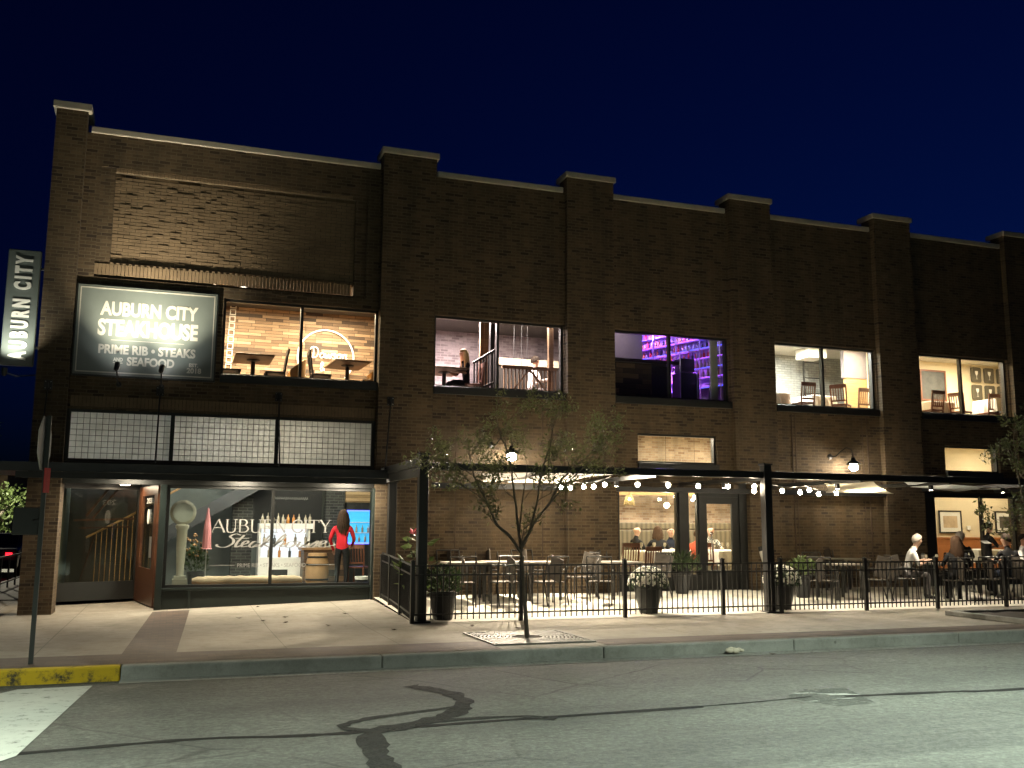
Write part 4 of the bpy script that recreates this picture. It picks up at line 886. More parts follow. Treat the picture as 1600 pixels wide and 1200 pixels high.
# stair hall upstairs
woodmat('rail_wood', [(0, (.12, .07, .035)), (1, (.24, .145, .075))], 3, .3, .001, .1)
def post(x, y, w_, label, m='rail_wood'):
    k = MB(); k.box(x - w_ / 2, y - w_ / 2, UZ0, x + w_ / 2, y + w_ / 2, UZ1); return tag(k.build('timber_post', m), label, 'post', 'timber posts of the stair hall')
post(6.72, 2.0, .09, 'dark timber post above the stair rail upstairs'); post(6.82, 1.98, .1, 'lighter timber post beside the dark post above the stair rail'); post(8.6, 2.3, .12, 'pale timber post at the end of the upstairs balustrade')
k = MB(); k.box(6.93, 1.95, UZ0, 7.03, 2.05, UZ1); tag(k.build('steel_column', 'black_metal'), 'black steel column between the timber posts and the mullion', 'column')
SR = thing('stair_rail', 'dark stair balustrade rising towards the window mullion upstairs', 'railing', (6.5, 1.3, UZ0))
k = MB(); k.bar((6.28, 1.2, 5.26), (6.9, 1.3, 5.66), .06, .05); k.bar((6.28, 1.2, 4.6), (6.9, 1.3, 4.9), .05, .05); k.build('handrail', 'chair_black', SR)
k = MB()
for i in range(9): t = i / 8; x = 6.3 + .58 * t; k.bar((x, 1.2 + .1 * t, 4.35), (x, 1.2 + .1 * t, 5.25 + .4 * t), .03, .03)
k.build('balusters', 'chair_black', SR)
BA = thing('balustrade', 'timber balustrade with diagonal braces in front of the lit counter', 'railing', (8, 2.2, UZ0))
k = MB(); k.box(7.3, 2.15, 5.36, 8.72, 2.24, 5.42); k.box(7.3, 2.17, 4.5, 8.72, 2.22, 4.56); k.bar((7.35, 2.16, 4.55), (8.0, 2.16, 5.36), .05, .03); k.bar((8.7, 2.16, 4.55), (8.0, 2.16, 5.36), .05, .03); k.build('rails', 'rail_wood', BA)
k = MB()
for i in range(15): k.box(7.35 + .095 * i, 2.18, 4.56, 7.375 + .095 * i, 2.21, 5.36)
k.build('balusters', 'rail_wood', BA)
plain('plaque_cream', (.5, .44, .33), .6); ct = thing('service_counter', 'white lit service counter behind the upstairs balustrade', 'counter', (8.5, 4, UZ0)); k = MB(); k.box(7.6, 3.8, UZ0, 9.5, 4.3, 5.72); k.build('front', 'chair_black', ct); k = MB(); k.box(7.55, 3.75, 5.72, 9.55, 4.35, 5.9); k.build('worktop', 'plaque_cream', ct)
dup(lt, (5.62, 1.3, UZ0), .05, 'oak topped table upstairs where the blonde woman sits')
k = MB()
for x in (7.75, 7.95, 8.1): k.tube([(x, 2.6, 5.4), (x, 2.6, UZ1)], .006, 5)
tag(k.build('hanging_cables', 'black_metal'), 'thin black cables hanging in front of the grey brick upstairs', 'cables')
# bar upstairs with violet lit shelves
glow('violet', (.35, .08, 1), 1.6); glow('blue_led', (.08, .1, 1), 1.4); plain('shelf_glass', (.45, .4, .6), .3); plain('bottle_amber', (.5, .22, .06), .2); plain('bottle_pale', (.34, .3, .22), .2); plain('bottle_dark', (.05, .05, .05), .2); plain('label_red', (.6, .05, .04), .5)
BC = thing('bar_counter', 'dark timber clad bar counter in front of the violet shelves', 'counter', (10.5, 1, UZ0))
woodmat('bar_wood', [(0, (.03, .018, .012)), (.5, (.10, .055, .03)), (1, (.2, .12, .065))], .5, .12, .004, .4)
k = MB(); k.box(9.4, .7, UZ0, 10.55, 1.5, 5.42); k.build('front', 'bar_wood', BC); k = MB(); k.box(9.3, .6, 5.42, 11.25, 1.65, 5.5); k.build('worktop', 'table_dark', BC); k = MB(); k.box(10.55, .95, UZ0, 11.1, 1.45, 5.42); k.build('side', 'chair_black', BC)
k = MB(); k.box(9.0, 1.75, UZ0, 10.85, 1.85, UZ1); tag(k.build('partition_wall', 'plaster_grey'), 'grey plaster partition beside the upstairs bar', 'wall')
BS = thing('bar_shelves', 'tall back bar shelving edged with violet light', 'shelves', (11.75, 3.7, UZ0))
SA = Vector((11.75, 3.7, 0)); SB = Vector((12.72, .7, 0)); SL_ = (SB - SA).length
def sbx(mb, s0, s1, a, b, z0, z1):      # along the wall, a..b out from the wall towards the room
    return pan(mb, SA, SB, s0 / SL_, s1 / SL_, z0, z1, b - a, -(a + b) / 2)
def spt(s_, o): d_ = (SB - SA).normalized(); return SA + d_ * s_ + Vector((d_.y, -d_.x, 0)) * o
k = MB(); sbx(k, 0, SL_, 0, .04, UZ0, UZ1); k.build('back_panel', 'shelf_glass', BS)
for i in range(7):
    z = 5.0 + .25 * i; k = MB(); sbx(k, 0, SL_, .04, .26, z, z + .02); s_ = k.build('shelf', 'shelf_glass', BS); k = MB(); sbx(k, 0, SL_, .261, .266, z + .006, z + .018); k.build('light_strip', 'violet' if i % 2 else 'blue_led', s_)
k = MB()
for x in (.05, .8, 1.6, 2.4, 3.05): sbx(k, x, x + .03, .273, .3, UZ0, UZ1)
k.build('uprights', 'zinc', BS)
for x, zz, c_ in ((.7, 6.6, (.4, .16, 1)), (2.0, 6.6, (.2, .15, 1)), (1.4, 5.4, (.6, .15, 1))):
    p_ = spt(x, .55); light('shelf_light', 'POINT', (p_.x, p_.y, zz), 42, c_, BS, .08)
def bottle(m, seed):
    r = random.Random(seed); k = MB(); h = .14; k.lathe((0, 0, 0), [(.028, 0), (.032, .01), (.032, h), (.012, h + .022), (.011, h + .08), (.013, h + .085), (.001, h + .085)], 8)
    return k.build('bottle', m)
bts = [bottle('bottle_amber', 1), bottle('bottle_pale', 2), bottle('bottle_dark', 3), bottle('label_red', 4)]; used = set(); rb = random.Random(12)
def put_bottle(loc, label, group, kind=None, s=1):
    kx = rb.choice((0, 0, 1, 1, 2, 3)) if kind is None else kind
    o = bts[kx] if kx not in used else bts[kx].copy()
    if kx in used: COL.objects.link(o)
    used.add(kx); o.location = loc; o.scale = (s, s, s * rb.uniform(.85, 1.1)); tag(o, label, 'bottle', group)
for i in range(1, 7):
    x = .1 + rb.random() * .1
    while x < 3.0:
        p_ = spt(x, .14); put_bottle((p_.x, p_.y, 5.021 + .25 * i), 'small bottle standing on the violet lit shelves upstairs', 'bottles on the violet shelves'); x += rb.uniform(.1, .16)
SPK = thing('speaker_stack', 'black stacked loudspeaker cabinets on a tall trolley at the upstairs bar', 'speaker', (11.6, 1, UZ0))
k = MB(); k.box(11.42, .9, UZ0, 11.95, 1.3, 5.3); k.build('lower_cabinet', 'black_frame', SPK, bevel=.015); k = MB(); k.box(11.46, .92, 5.32, 11.84, 1.25, 5.66); k.build('upper_cabinet', 'black_frame', SPK, bevel=.015)
k = MB(); k.tube([(11.42, .88, UZ0), (11.42, .88, 5.8), (11.47, .88, 5.84), (11.83, .88, 5.84), (11.88, .88, 5.8), (11.88, .88, UZ0)], .014, 6); k.build('trolley_frame', 'zinc', SPK)
TP = thing('tripod', 'leaning silver tripod with a white foot beside the upstairs curtain', 'tripod', (12.1, .7, UZ0)); k = MB()
for e in ((12.0, .6), (12.25, .6), (12.12, .9)): k.tube([(e[0], e[1], UZ0), (12.3, .75, 5.9)], .012, 6)
k.build('legs', 'zinc', TP)
k = MB(); k.grid(lambda u, v: (11.98 + .22 * u, .45 + .03 * math.sin(40 * u), UZ0 + 2.3 * v), 30, 2); 
tag(k.build('curtain', 'linen'), 'pale folded curtain at the end of the bar window', 'curtain')
# white room upstairs
wc = at(slat_chair('dining_chair', 'red brown slat back chair in the white brick room by its white table', 'chair_wood', 'chair_wood'), (15.15, 1.2, UZ0), PI)
dup(wc, (16.3, 1.15, UZ0), 2.2, 'red brown slat back chair in the white brick room beside the mullion'); dup(wc, (16.75, 1.0, UZ0 - .1), PI, 'light chair top in front of the honey timber partition')
tt = at(sq_table('dining_table', 'white clothed table in the white brick room', .8, .8, .75, 'linen', 'chair_black', cloth=True), (14.55, 1.9, UZ0)); dup(tt, (16.1, 2.0, UZ0), .1, 'white clothed table behind the slat chair at the mullion')
woodmat('honey_wood', [(0, (.42, .25, .10)), (1, (.55, .34, .15))], 2, .8, .002, .1)
pt = thing('room_divider', 'honey timber partition with a grey upper panel in the white brick room', 'partition', (18, 2.6, UZ0)); k = MB(); k.box(17.55, 2.5, UZ0, 18.7, 2.6, 5.74); k.build('lower_panel', 'honey_wood', pt); k = MB(); k.box(17.5, 2.48, 5.74, 18.75, 2.62, UZ1 - .2); k.build('upper_panel', 'plaster_grey', pt)
gd = thing('black_grid', 'black metal glazing grid on the white brick wall upstairs', 'screen', (17.3, 3.6, UZ0)); k = MB()
for x in (16.95, 17.5): k.box(x, 3.55, UZ0, x + .03, 3.6, 6.55)
for z in (5.4, 5.85, 6.3): k.box(16.98, 3.56, z, 17.5, 3.59, z + .03)
k.build('bars', 'black_metal', gd)
k = MB(); k.box(16.5, 2.7, 6.3, 17.1, 3.3, 6.58); tag(k.build('ceiling_duct', 'white_paint', bevel=.01), 'boxy white duct under the ceiling of the white brick room', 'duct')
# cream room upstairs
dup(wc, (19.3, 1.2, UZ0), PI, 'red brown chair under the dark painting upstairs'); dup(wc, (20.3, 1.2, UZ0), 1.9, 'red brown chair against the cream wall upstairs'); dup(wc, (20.95, .9, UZ0 - .05), PI, 'orange lit chair back below the wine glass plaques')
dup(tt, (19.85, 1.8, UZ0), 0, 'white clothed table under the dark painting'); dup(tt, (21.35, 1.0, UZ0 + .05), 0, 'white clothed table below the wine glass plaques')
plain('paint_dark', (.05, .05, .045), .6, var=.9, scale=6); plain('plaque', (.09, .08, .055), .6, var=.3)
PA = thing('dark_painting', 'large dark landscape painting on the cream wall upstairs', 'painting', (22.1, 4, 5.6)); k = MB(); k.box(21.65, 4.08, 5.55, 22.55, 4.13, 6.42); k.build('canvas', 'paint_dark', PA); k = MB()
for a, b, c, d in ((21.6, 5.5, 22.6, 5.55), (21.6, 6.42, 22.6, 6.47), (21.6, 5.55, 21.65, 6.42), (22.55, 5.55, 22.6, 6.42)): k.box(a, 4.06, b, c, 4.13, d)
k.build('frame', 'chair_wood', PA)
for i in range(3):
    for j in range(2):
        x = 23.85 + .52 * i; z = 6.42 - .56 * j; T = thing('glass_plaque', f'{["upper", "lower"][j]} dark plaque of a wine glass, {["beside the mullion", "in the middle", "beside the jamb"][i]} of the cream wall', 'plaque', (x, 4.1, z), 0, 'wine glass plaques'); k = MB()
        P = []
        for cx, cz, a0 in ((.15, .19, 0), (-.15, .19, 1), (-.15, -.19, 2), (.15, -.19, 3)): P += [(cx + .05 * math.cos((a0 + t / 3) * PI / 2), cz + .05 * math.sin((a0 + t / 3) * PI / 2)) for t in range(4)]
        k.prism(P, .03, None, Matrix.Translation((x, 4.09, z))); k.build('plate', 'plaque', T); k = MB(); M = Matrix.Translation((x, 4.08, z)) @ Matrix.Diagonal((1, .1, 1, 1))
        k.lathe((0, 0, 0), [(.06, -.14), (.008, -.13), (.008, -.03), (.05, .03), (.06, .12)], 12, M=M); k.build('glass_relief', 'white_paint', T)
# shop on the ground floor
CK = thing('clock_post', 'pale cast pedestal clock in the shop window beside the door', 'clock', (.2, 1.0, .2)); k = MB(); k.box(.06, .86, .2, .34, 1.14, .52); k.box(.09, .89, .52, .31, 1.11, .58); k.lathe((.2, 1, .58), [(.08, 0), (.07, .05), (.09, .5), (.1, .9), (.13, .95), (.13, .99), (.08, 1.02)], 12); k.build('column', 'zinc', CK); plain('ivory', (.2, .2, .155), .5); plain('dial_grey', (.2, .22, .19), .5); CK.children[0].data.materials[0] = MATS['ivory']
k = MB(); M = Matrix.Rotation(PI / 2, 4, 'X'); k.lathe((.2, 1.07, 1.82), [(.001, 0), (.2, 0), (.25, .02), (.25, .14), (.2, .16), (.001, .16)], 28, M=M); h = k.build('clock_case', 'ivory', CK); k = MB(); k.lathe((.2, .905, 1.82), [(.001, 0), (.19, 0), (.19, .008), (.001, .008)], 28, M=M); k.build('dial', 'dial_grey', h)
leafy('white flowering plant in a timber tub beside the pedestal clock', (.5, 1.25, .2), 21, 220, .22, .6, .1, .06, .17, .45, 'leaf_dark'); k = MB(); rr = random.Random(2)
T = bpy.data.objects[[o.name for o in bpy.data.objects if o.get('label', '').startswith('white flowering')][0]]
for _ in range(40): k.ball((rr.uniform(-.2, .2), rr.uniform(-.2, .1), .75 + rr.random() * .45), .022, 6)
k.build('blossoms', 'petal_white', T, world=False); plain('barrel_wood', (.32, .19, .085), .6, var=.25); T.children[0].data.materials[0] = MATS['barrel_wood']
UM = thing('pink_parasol', 'furled dusty pink parasol behind the shop window', 'parasol', (.68, 1.1, .2)); plain('pink_cloth', (.42, .16, .17), .8); k = MB(); k.lathe((.68, 1.1, 0), [(.11, 1.1), (.09, 1.12), (.075, 1.5), (.02, 1.9), (.001, 1.93)], 9, smooth=False); k.build('canopy', 'pink_cloth', UM); k = MB(); k.tube([(.68, 1.1, .2), (.68, 1.1, 1.15)], .012, 6); k.build('pole', 'zinc', UM)
plain('tan_linen', (.36, .28, .18), .8, var=.3); BO = thing('bolster', 'long cream bolster lying along the bottom of the shop window', 'cushion', (1.45, .5, .42)); k = MB(); k.tube([(.42 + i * .1, .5, .5 + .006 * math.sin(i * 2.2)) for i in range(22)], [.05, .085] + [.09, .1] * 9 + [.085, .05], 14); k.build('roll', 'tan_linen', BO)
BN = thing('window_bench', 'low bench carrying the bolster behind the shop window', 'bench', (1.5, .5, .2)); k = MB(); k.box(.35, .3, .2, 2.7, .7, .395); k.build('seat', 'table_oak', BN)
BB = thing('drinks_fridge', 'white lit drinks cabinet with bottles along its top', 'cabinet', (2.4, 3.0, .2)); glow('cab_light', (.9, .93, 1), .3)
k = MB(); k.box(1.85, 2.9, .2, 2.98, 3.4, .86); k.box(1.85, 2.9, 1.5, 3.05, 3.4, 1.62); k.box(1.85, 2.95, .86, 1.9, 3.4, 1.5); k.box(2.93, 2.95, .86, 2.98, 3.4, 1.5); k.build('cabinet', 'white_paint', BB)
k = MB(); k.box(1.9, 3.3, .86, 2.93, 3.35, 1.5); k.build('lit_back', 'cab_light', BB); k = MB(); k.box(1.9, 2.98, 1.13, 2.93, 3.3, 1.145); k.build('shelf', 'white_paint', BB); k = MB(); k.box(2.15, 2.88, .4, 2.5, 2.9, .6); k.build('vent', 'black_frame', BB)
for i in range(9): put_bottle((1.98 + .115 * i, 3.1, .862 if i % 2 else 1.147), 'bottle standing inside the white lit drinks cabinet', 'bottles in the drinks cabinet')
for i in range(10): put_bottle((1.92 + .118 * i + rb.uniform(-.02, .02), 3.1, 1.622), 'pale bottle standing on top of the white drinks cabinet', 'bottles on the drinks cabinet', rb.choice((1, 1, 0)), 1.0)
CB = thing('chalkboard', 'black chalkboard with faint writing behind the drinks cabinet', 'chalkboard', (2.6, 4.4, 1.2)); k = MB(); k.box(1.75, 4.5, 1.2, 3.45, 4.55, 2.6); k.build('board', 'black_frame', CB)
k = MB(); rr = random.Random(5)
for i in range(18): x = 2.3 + i * .045; k.tube([(x, 4.49, 2.18 + .03 * rr.random()), (x + .02, 4.49, 2.26), (x + .035, 4.49, 2.2)], .004, 4)
k.build('chalk_writing', 'white_paint', CB)
k = MB(); k.box(3.5, 4.2, .2, 3.95, 4.5, 4.0); tag(k.build('brick_pillar', 'dark_brick'), 'dark glazed brick pillar beside the blue lit cooler', 'pillar'); k = MB(); k.box(1.3, 3.6, .2, 1.75, 4.0, 4.0); tag(k.build('brick_pillar', 'dark_brick'), 'dark brick pillar behind the window lettering', 'pillar')
k = MB(); k.box(-2.1, 3.45, .2, -.35, 3.5, 2.6); k.box(-.4, 2.75, .2, -.35, 3.45, 2.6); tag(k.build('added_dark_wall', 'ceiling_dark'), 'plain dark wall added behind the entrance glass', 'wall')  # wall added to make the view through the entrance glass dark
EH = thing('entrance_railing', 'pale timber handrails rising behind the entrance glass', 'railing', (-1.3, 2.9, .2)); k = MB(); k.bar((-1.72, 2.9, 1.75), (-1.2, 2.9, 2.5), .05, .05); k.bar((-1.6, 3.0, 1.7), (-1.05, 3.0, 2.45), .035, .04); k.bar((-1.95, 2.8, 1.66), (-.75, 2.95, 1.7), .03, .04); k.bar((-1.85, 2.85, 1.5), (-.85, 2.98, 1.53), .02, .03); k.bar((-.72, 2.9, 1.6), (-.6, 2.9, 2.1), .03, .03); k.bar((-1.78, 3.05, .4), (-1.5, 3.05, 1.5), .02, .02); k.build('rails', 'door_wood', EH)
ST = thing('staircase', 'grey timber staircase climbing across the shop interior', 'staircase', (.6, 3.2, .2)); k = MB(); k.bar((-.9, 3.3, .9), (2.2, 3.3, 2.75), .06, .28); k.bar((-.9, 4.1, .9), (2.2, 4.1, 2.75), .06, .28)
for i in range(11): k.box(-.85 + .28 * i, 3.33, .92 + .167 * i, -.55 + .28 * i, 4.07, .96 + .167 * i)
k.build('flight', 'fascia', ST); k = MB(); k.tube([(-1.7, 2.95, 1.3), (-.9, 3.25, 1.75), (1.6, 3.25, 3.3)], .025, 6)
for i in range(9): x = -1.5 + i * .1; k.tube([(x, 2.97 + .02 * i, .3), (x, 2.97 + .02 * i, 1.42 + .05 * i)], .01, 5)
k.build('handrail', 'honey_wood', ST)
glow('cooler_blue', (.05, .4, .75), .3); glow('cooler_edge', (.08, .12, 1), 1.6)
CO = thing('drinks_cooler', 'blue lit glass front cooler behind the woman in red', 'cooler', (4.2, 4.1, .2)); k = MB(); k.box(3.98, 4.0, .2, 4.9, 4.05, 1.14); k.box(3.98, 4.05, .2, 4.9, 4.5, 2.12); k.box(3.98, 4.0, 1.95, 4.9, 4.05, 2.12); k.build('body', 'black_frame', CO); k = MB(); k.box(4.02, 4.03, 1.18, 4.62, 4.05, 1.92); k.build('lit_front', 'cooler_blue', CO)
k = MB(); k.box(3.99, 4.0, 1.14, 4.02, 4.04, 1.95); k.box(4.02, 4.0, 1.92, 4.66, 4.04, 1.95); k.box(4.62, 4.0, 1.14, 4.66, 4.04, 1.92); k.box(4.02, 4.0, 1.14, 4.62, 4.04, 1.18); k.build('light_edge', 'cooler_edge', CO); k = MB()
for z in (1.4, 1.65): k.box(4.02, 4.0, z, 4.62, 4.03, z + .015)
k.build('shelves', 'white_paint', CO)
for i in range(8): put_bottle((4.08 + .072 * i, 4.015, 1.181 if i % 2 else 1.416), 'small bottle behind the glass of the blue cooler', 'bottles in the blue cooler', 1, .8)
SH = thing('timber_shelf', 'striped pale timber boards above the blue cooler', 'boards', (4.3, 4.3, 2.2)); woodmat('strip_wood', [(0, (.3, .19, .08)), (1, (.6, .42, .22))], 3, .075, .002, .1); k = MB(); k.box(3.96, 4.1, 2.14, 5.0, 4.2, 2.8); k.build('boards', 'strip_wood', SH)
CBR = thing('barrel_counter', 'timber counter with an oak barrel front where the woman in red stands', 'counter', (3.2, 2.3, .2)); k = MB(); k.box(2.78, 2.35, .2, 3.75, 2.9, 1.04); k.build('body', 'bar_wood', CBR); k = MB(); k.box(2.72, 2.3, 1.04, 3.8, 2.95, 1.09); k.build('worktop', 'table_oak', CBR)
k = MB(); k.lathe((3.05, 2.15, .2), [(.2, 0), (.245, .2), (.255, .38), (.245, .56), (.2, .78), (.001, .78)], 20); ob = k.build('barrel', 'barrel_wood', CBR); k = MB()
for z, r0 in ((.08, .222), (.22, .248), (.54, .249), (.7, .223)): k.lathe((3.05, 2.15, .2 + z), [(r0, -.018), (r0 + .008, -.018), (r0 + .008, .018), (r0, .018)], 20)
k.build('hoops', 'black_metal', ob)
GLS = MB(); GLS.lathe((0, 0, 0), [(.032, 0), (.03, .004), (.004, .008), (.004, .08), (.03, .11), (.036, .15), (.028, .19)], 10)
wg = GLS.build('wine_glass', 'bottle_pale'); wgl = False
m_ = plain('blue_glass', (.12, .2, .6), .2)
def put_glass(loc, label, group):
    global wgl
    o = wg if not wgl else wg.copy()
    if wgl: COL.objects.link(o)
    wgl = True; o.location = loc; tag(o, label, 'wine glass', group)
for i in range(6): put_bottle((3.1 + .1 * i, 2.75, 1.09), 'small bottle on the timber counter in front of the woman in red', 'bottles on the timber counter', 1, .7)
wcx = dup(wc, (4.05, 2.6, .2), 2.6, 'slat back chair in the shop behind the woman in red'); TS = thing('waste_bin', 'dark bin with a white liner beside the end of the shop window', 'bin', (3.75, .9, .2)); k = MB(); k.lathe((3.78, .75, .2), [(.11, 0), (.14, .32), (.12, .32)], 14); k.build('bin', 'black_frame', TS); k = MB(); k.lathe((3.78, .75, .2), [(.143, .28), (.15, .34), (.12, .345), (.11, .25)], 14, smooth=False); k.build('liner', 'white_paint', TS)
# window lettering, cut from flat letters just behind the glass
WL = thing('window_lettering', 'silver serif and script lettering across the shop window', 'lettering', (1.9, .09, 1.1)); plain('decal', (.34, .34, .32), .35)
SER = {'A': ([(0, 0, .5, 1, .05), (.5, 1, 1, 0, .13), (.2, .36, .78, .36, .05)], [(0, .16), (.84, 1.04)], []), 'U': ([(.15, .3, .15, 1, .13), (.8, .3, .8, 1, .05)], [], [(.0, .3), (.68, .95)]),
       'B': ([(.18, 0, .18, 1, .13)], [], []), 'R': ([(.18, 0, .18, 1, .13), (.42, .5, .92, .02, .12)], [(.02, .36), (.82, 1)], [(.02, .3)]), 'N': ([(.14, 0, .14, 1, .05), (.12, 1, .84, 0, .13), (.84, 0, .84, 1, .05)], [(.02, .28)], [(.0, .2), (.7, .97)]),
       'C': ([], [], []), 'I': ([(.2, 0, .2, 1, .13)], [(.04, .36)], [(.04, .36)]), 'T': ([(.45, 0, .45, 1, .13), (.02, .97, .88, .97, .05), (.03, .78, .03, 1, .04), (.87, .78, .87, 1, .04)], [(.29, .61)], []), 'Y': ([(.48, 0, .48, .45, .13), (.48, .45, .08, 1, .12), (.48, .45, .86, 1, .05)], [(.32, .64)], [(-.04, .24), (.74, .98)])}
ARC = {'U': [[(.15, .32), (.2, .08), (.45, -.01), (.72, .08), (.8, .32)]], 'B': [[(.18, .98), (.55, .97), (.72, .78), (.55, .55), (.18, .53)], [(.18, .53), (.62, .52), (.84, .28), (.62, .04), (.18, .02)]], 'R': [[(.18, .98), (.58, .97), (.78, .74), (.58, .5), (.18, .49)]], 'C': [[(.86, .72), (.8, .9), (.55, 1.0), (.2, .85), (.06, .5), (.2, .14), (.55, -.01), (.84, .12), (.9, .25)]]}
k = MB(); ox = .73; hh = .25
for ch in 'AUBURN CITY':
    if ch == ' ': ox += .09; continue
    wd_ = {'I': .4, 'A': 1.0, 'T': .9}.get(ch, .95) * .245
    fx = lambda a, b, o=ox: (o + a * .235, 1.44 + b * hh)
    for (a, b, c, d_, wt) in SER[ch][0]: ribbon(k, [(a, b), (c, d_)], lambda dx, dz, q=wt: q, .09, .006, fx)
    for arc in ARC.get(ch, []): ribbon(k, spline(arc, 5), lambda dx, dz: .045 + .085 * abs(dz), .0895, .006, fx)
    for (a, b) in SER[ch][1]: ribbon(k, [(a, .015), (b, .015)], lambda dx, dz: .035, .0892, .006, fx)
    for (a, b) in SER[ch][2]: ribbon(k, [(a, .985), (b, .985)], lambda dx, dz: .035, .0892, .006, fx)
    ox += wd_
k.build('serif_words', 'decal', WL)
SC2 = [[(.42, .95), (.2, 1.05), (.05, .85), (.25, .6), (.3, .3), (.1, .02), (-.2, .1), (-.25, .25)], [(.55, .95), (.45, .4), (.5, .05), (.65, .15)], [(.3, .68), (.8, .72)], [(.65, .2), (.85, .35), (.8, .52), (.68, .4), (.72, .08), (.95, .12)],
       [(1.25, .5), (1.05, .45), (.98, .15), (1.12, .02), (1.28, .35), (1.26, .08), (1.42, .1)], [(1.42, .1), (1.62, .7), (1.58, 1.0), (1.48, .7), (1.45, .02)], [(1.75, .5), (1.5, .28), (1.78, .02), (1.9, .1)],
       [(1.9, .1), (2.12, .7), (2.08, 1.0), (1.98, .7), (1.93, .02)], [(1.95, .25), (2.1, .48), (2.22, .4), (2.18, .08), (2.34, .1)], [(2.62, .48), (2.4, .4), (2.38, .08), (2.58, .02), (2.7, .28), (2.58, .48), (2.85, .42)],
       [(2.85, .45), (2.82, .12), (2.95, .03), (3.12, .3), (3.15, .48), (3.12, .1), (3.28, .08)], [(3.28, .08), (3.5, .52), (3.52, .2), (3.42, .0), (3.25, .06)], [(3.55, .1), (3.85, .38), (3.78, .52), (3.65, .4), (3.7, .06), (4.0, .08), (4.3, .22)]]
k = MB()
for st in SC2: ribbon(k, [(p[0] + p[1] * .28, p[1]) for p in spline(st, 6)], lambda dx, dz: .03 + .07 * max(0, -dz if False else abs(dz)) ** 1.5, .08, .006, lambda a, b: (.93 + a * .5, 1.15 + b * .25))
k.build('script_word', 'decal', WL)
k = MB(); text_mb(k, 'PRIME RIB \u2022 STEAKS \u2022 SEAFOOD', 1.23, .775, 1.3, .075, .09, .006); k.box(.72, .09, .81, 1.18, .096, .818); k.box(2.58, .09, .81, 3.1, .096, .818); k.build('small_words', 'decal', WL)
# ------------------------------------------------------------------ people
plain('skin', (.48, .27, .18), .55, var=.06); plain('skin_pale', (.6, .38, .28), .55, var=.06)
for n_, c_ in (('cloth_black', (.015, .015, .016)), ('cloth_red', (.5, .02, .03)), ('cloth_white', (.7, .68, .66)), ('cloth_navy', (.02, .025, .04)), ('cloth_grey', (.12, .11, .11)), ('hair_dark', (.02, .013, .009)), ('hair_blonde', (.72, .56, .33)), ('hair_brown', (.05, .028, .016)), ('hair_grey', (.35, .31, .27)), ('cloth_rust', (.4, .08, .04)), ('eye_dark', (.01, .01, .01)), ('lip', (.35, .11, .09))): plain(n_, c_, .75, spec=.15, bmp=.2 if n_[0] == 'c' else 0, bscale=60)
def plaid():
    m, nt, b = base('cloth_plaid'); v = ocoord(nt); t = N(nt, 'ShaderNodeTexChecker'); t.inputs['Scale'].default_value = 24; t.inputs['Color1'].default_value = (.55, .55, .5, 1); t.inputs['Color2'].default_value = (.03, .04, .05, 1); nt.links.new(v, t.inputs[0]); nt.links.new(t.outputs[0], b.inputs['Base Color'])
plaid()
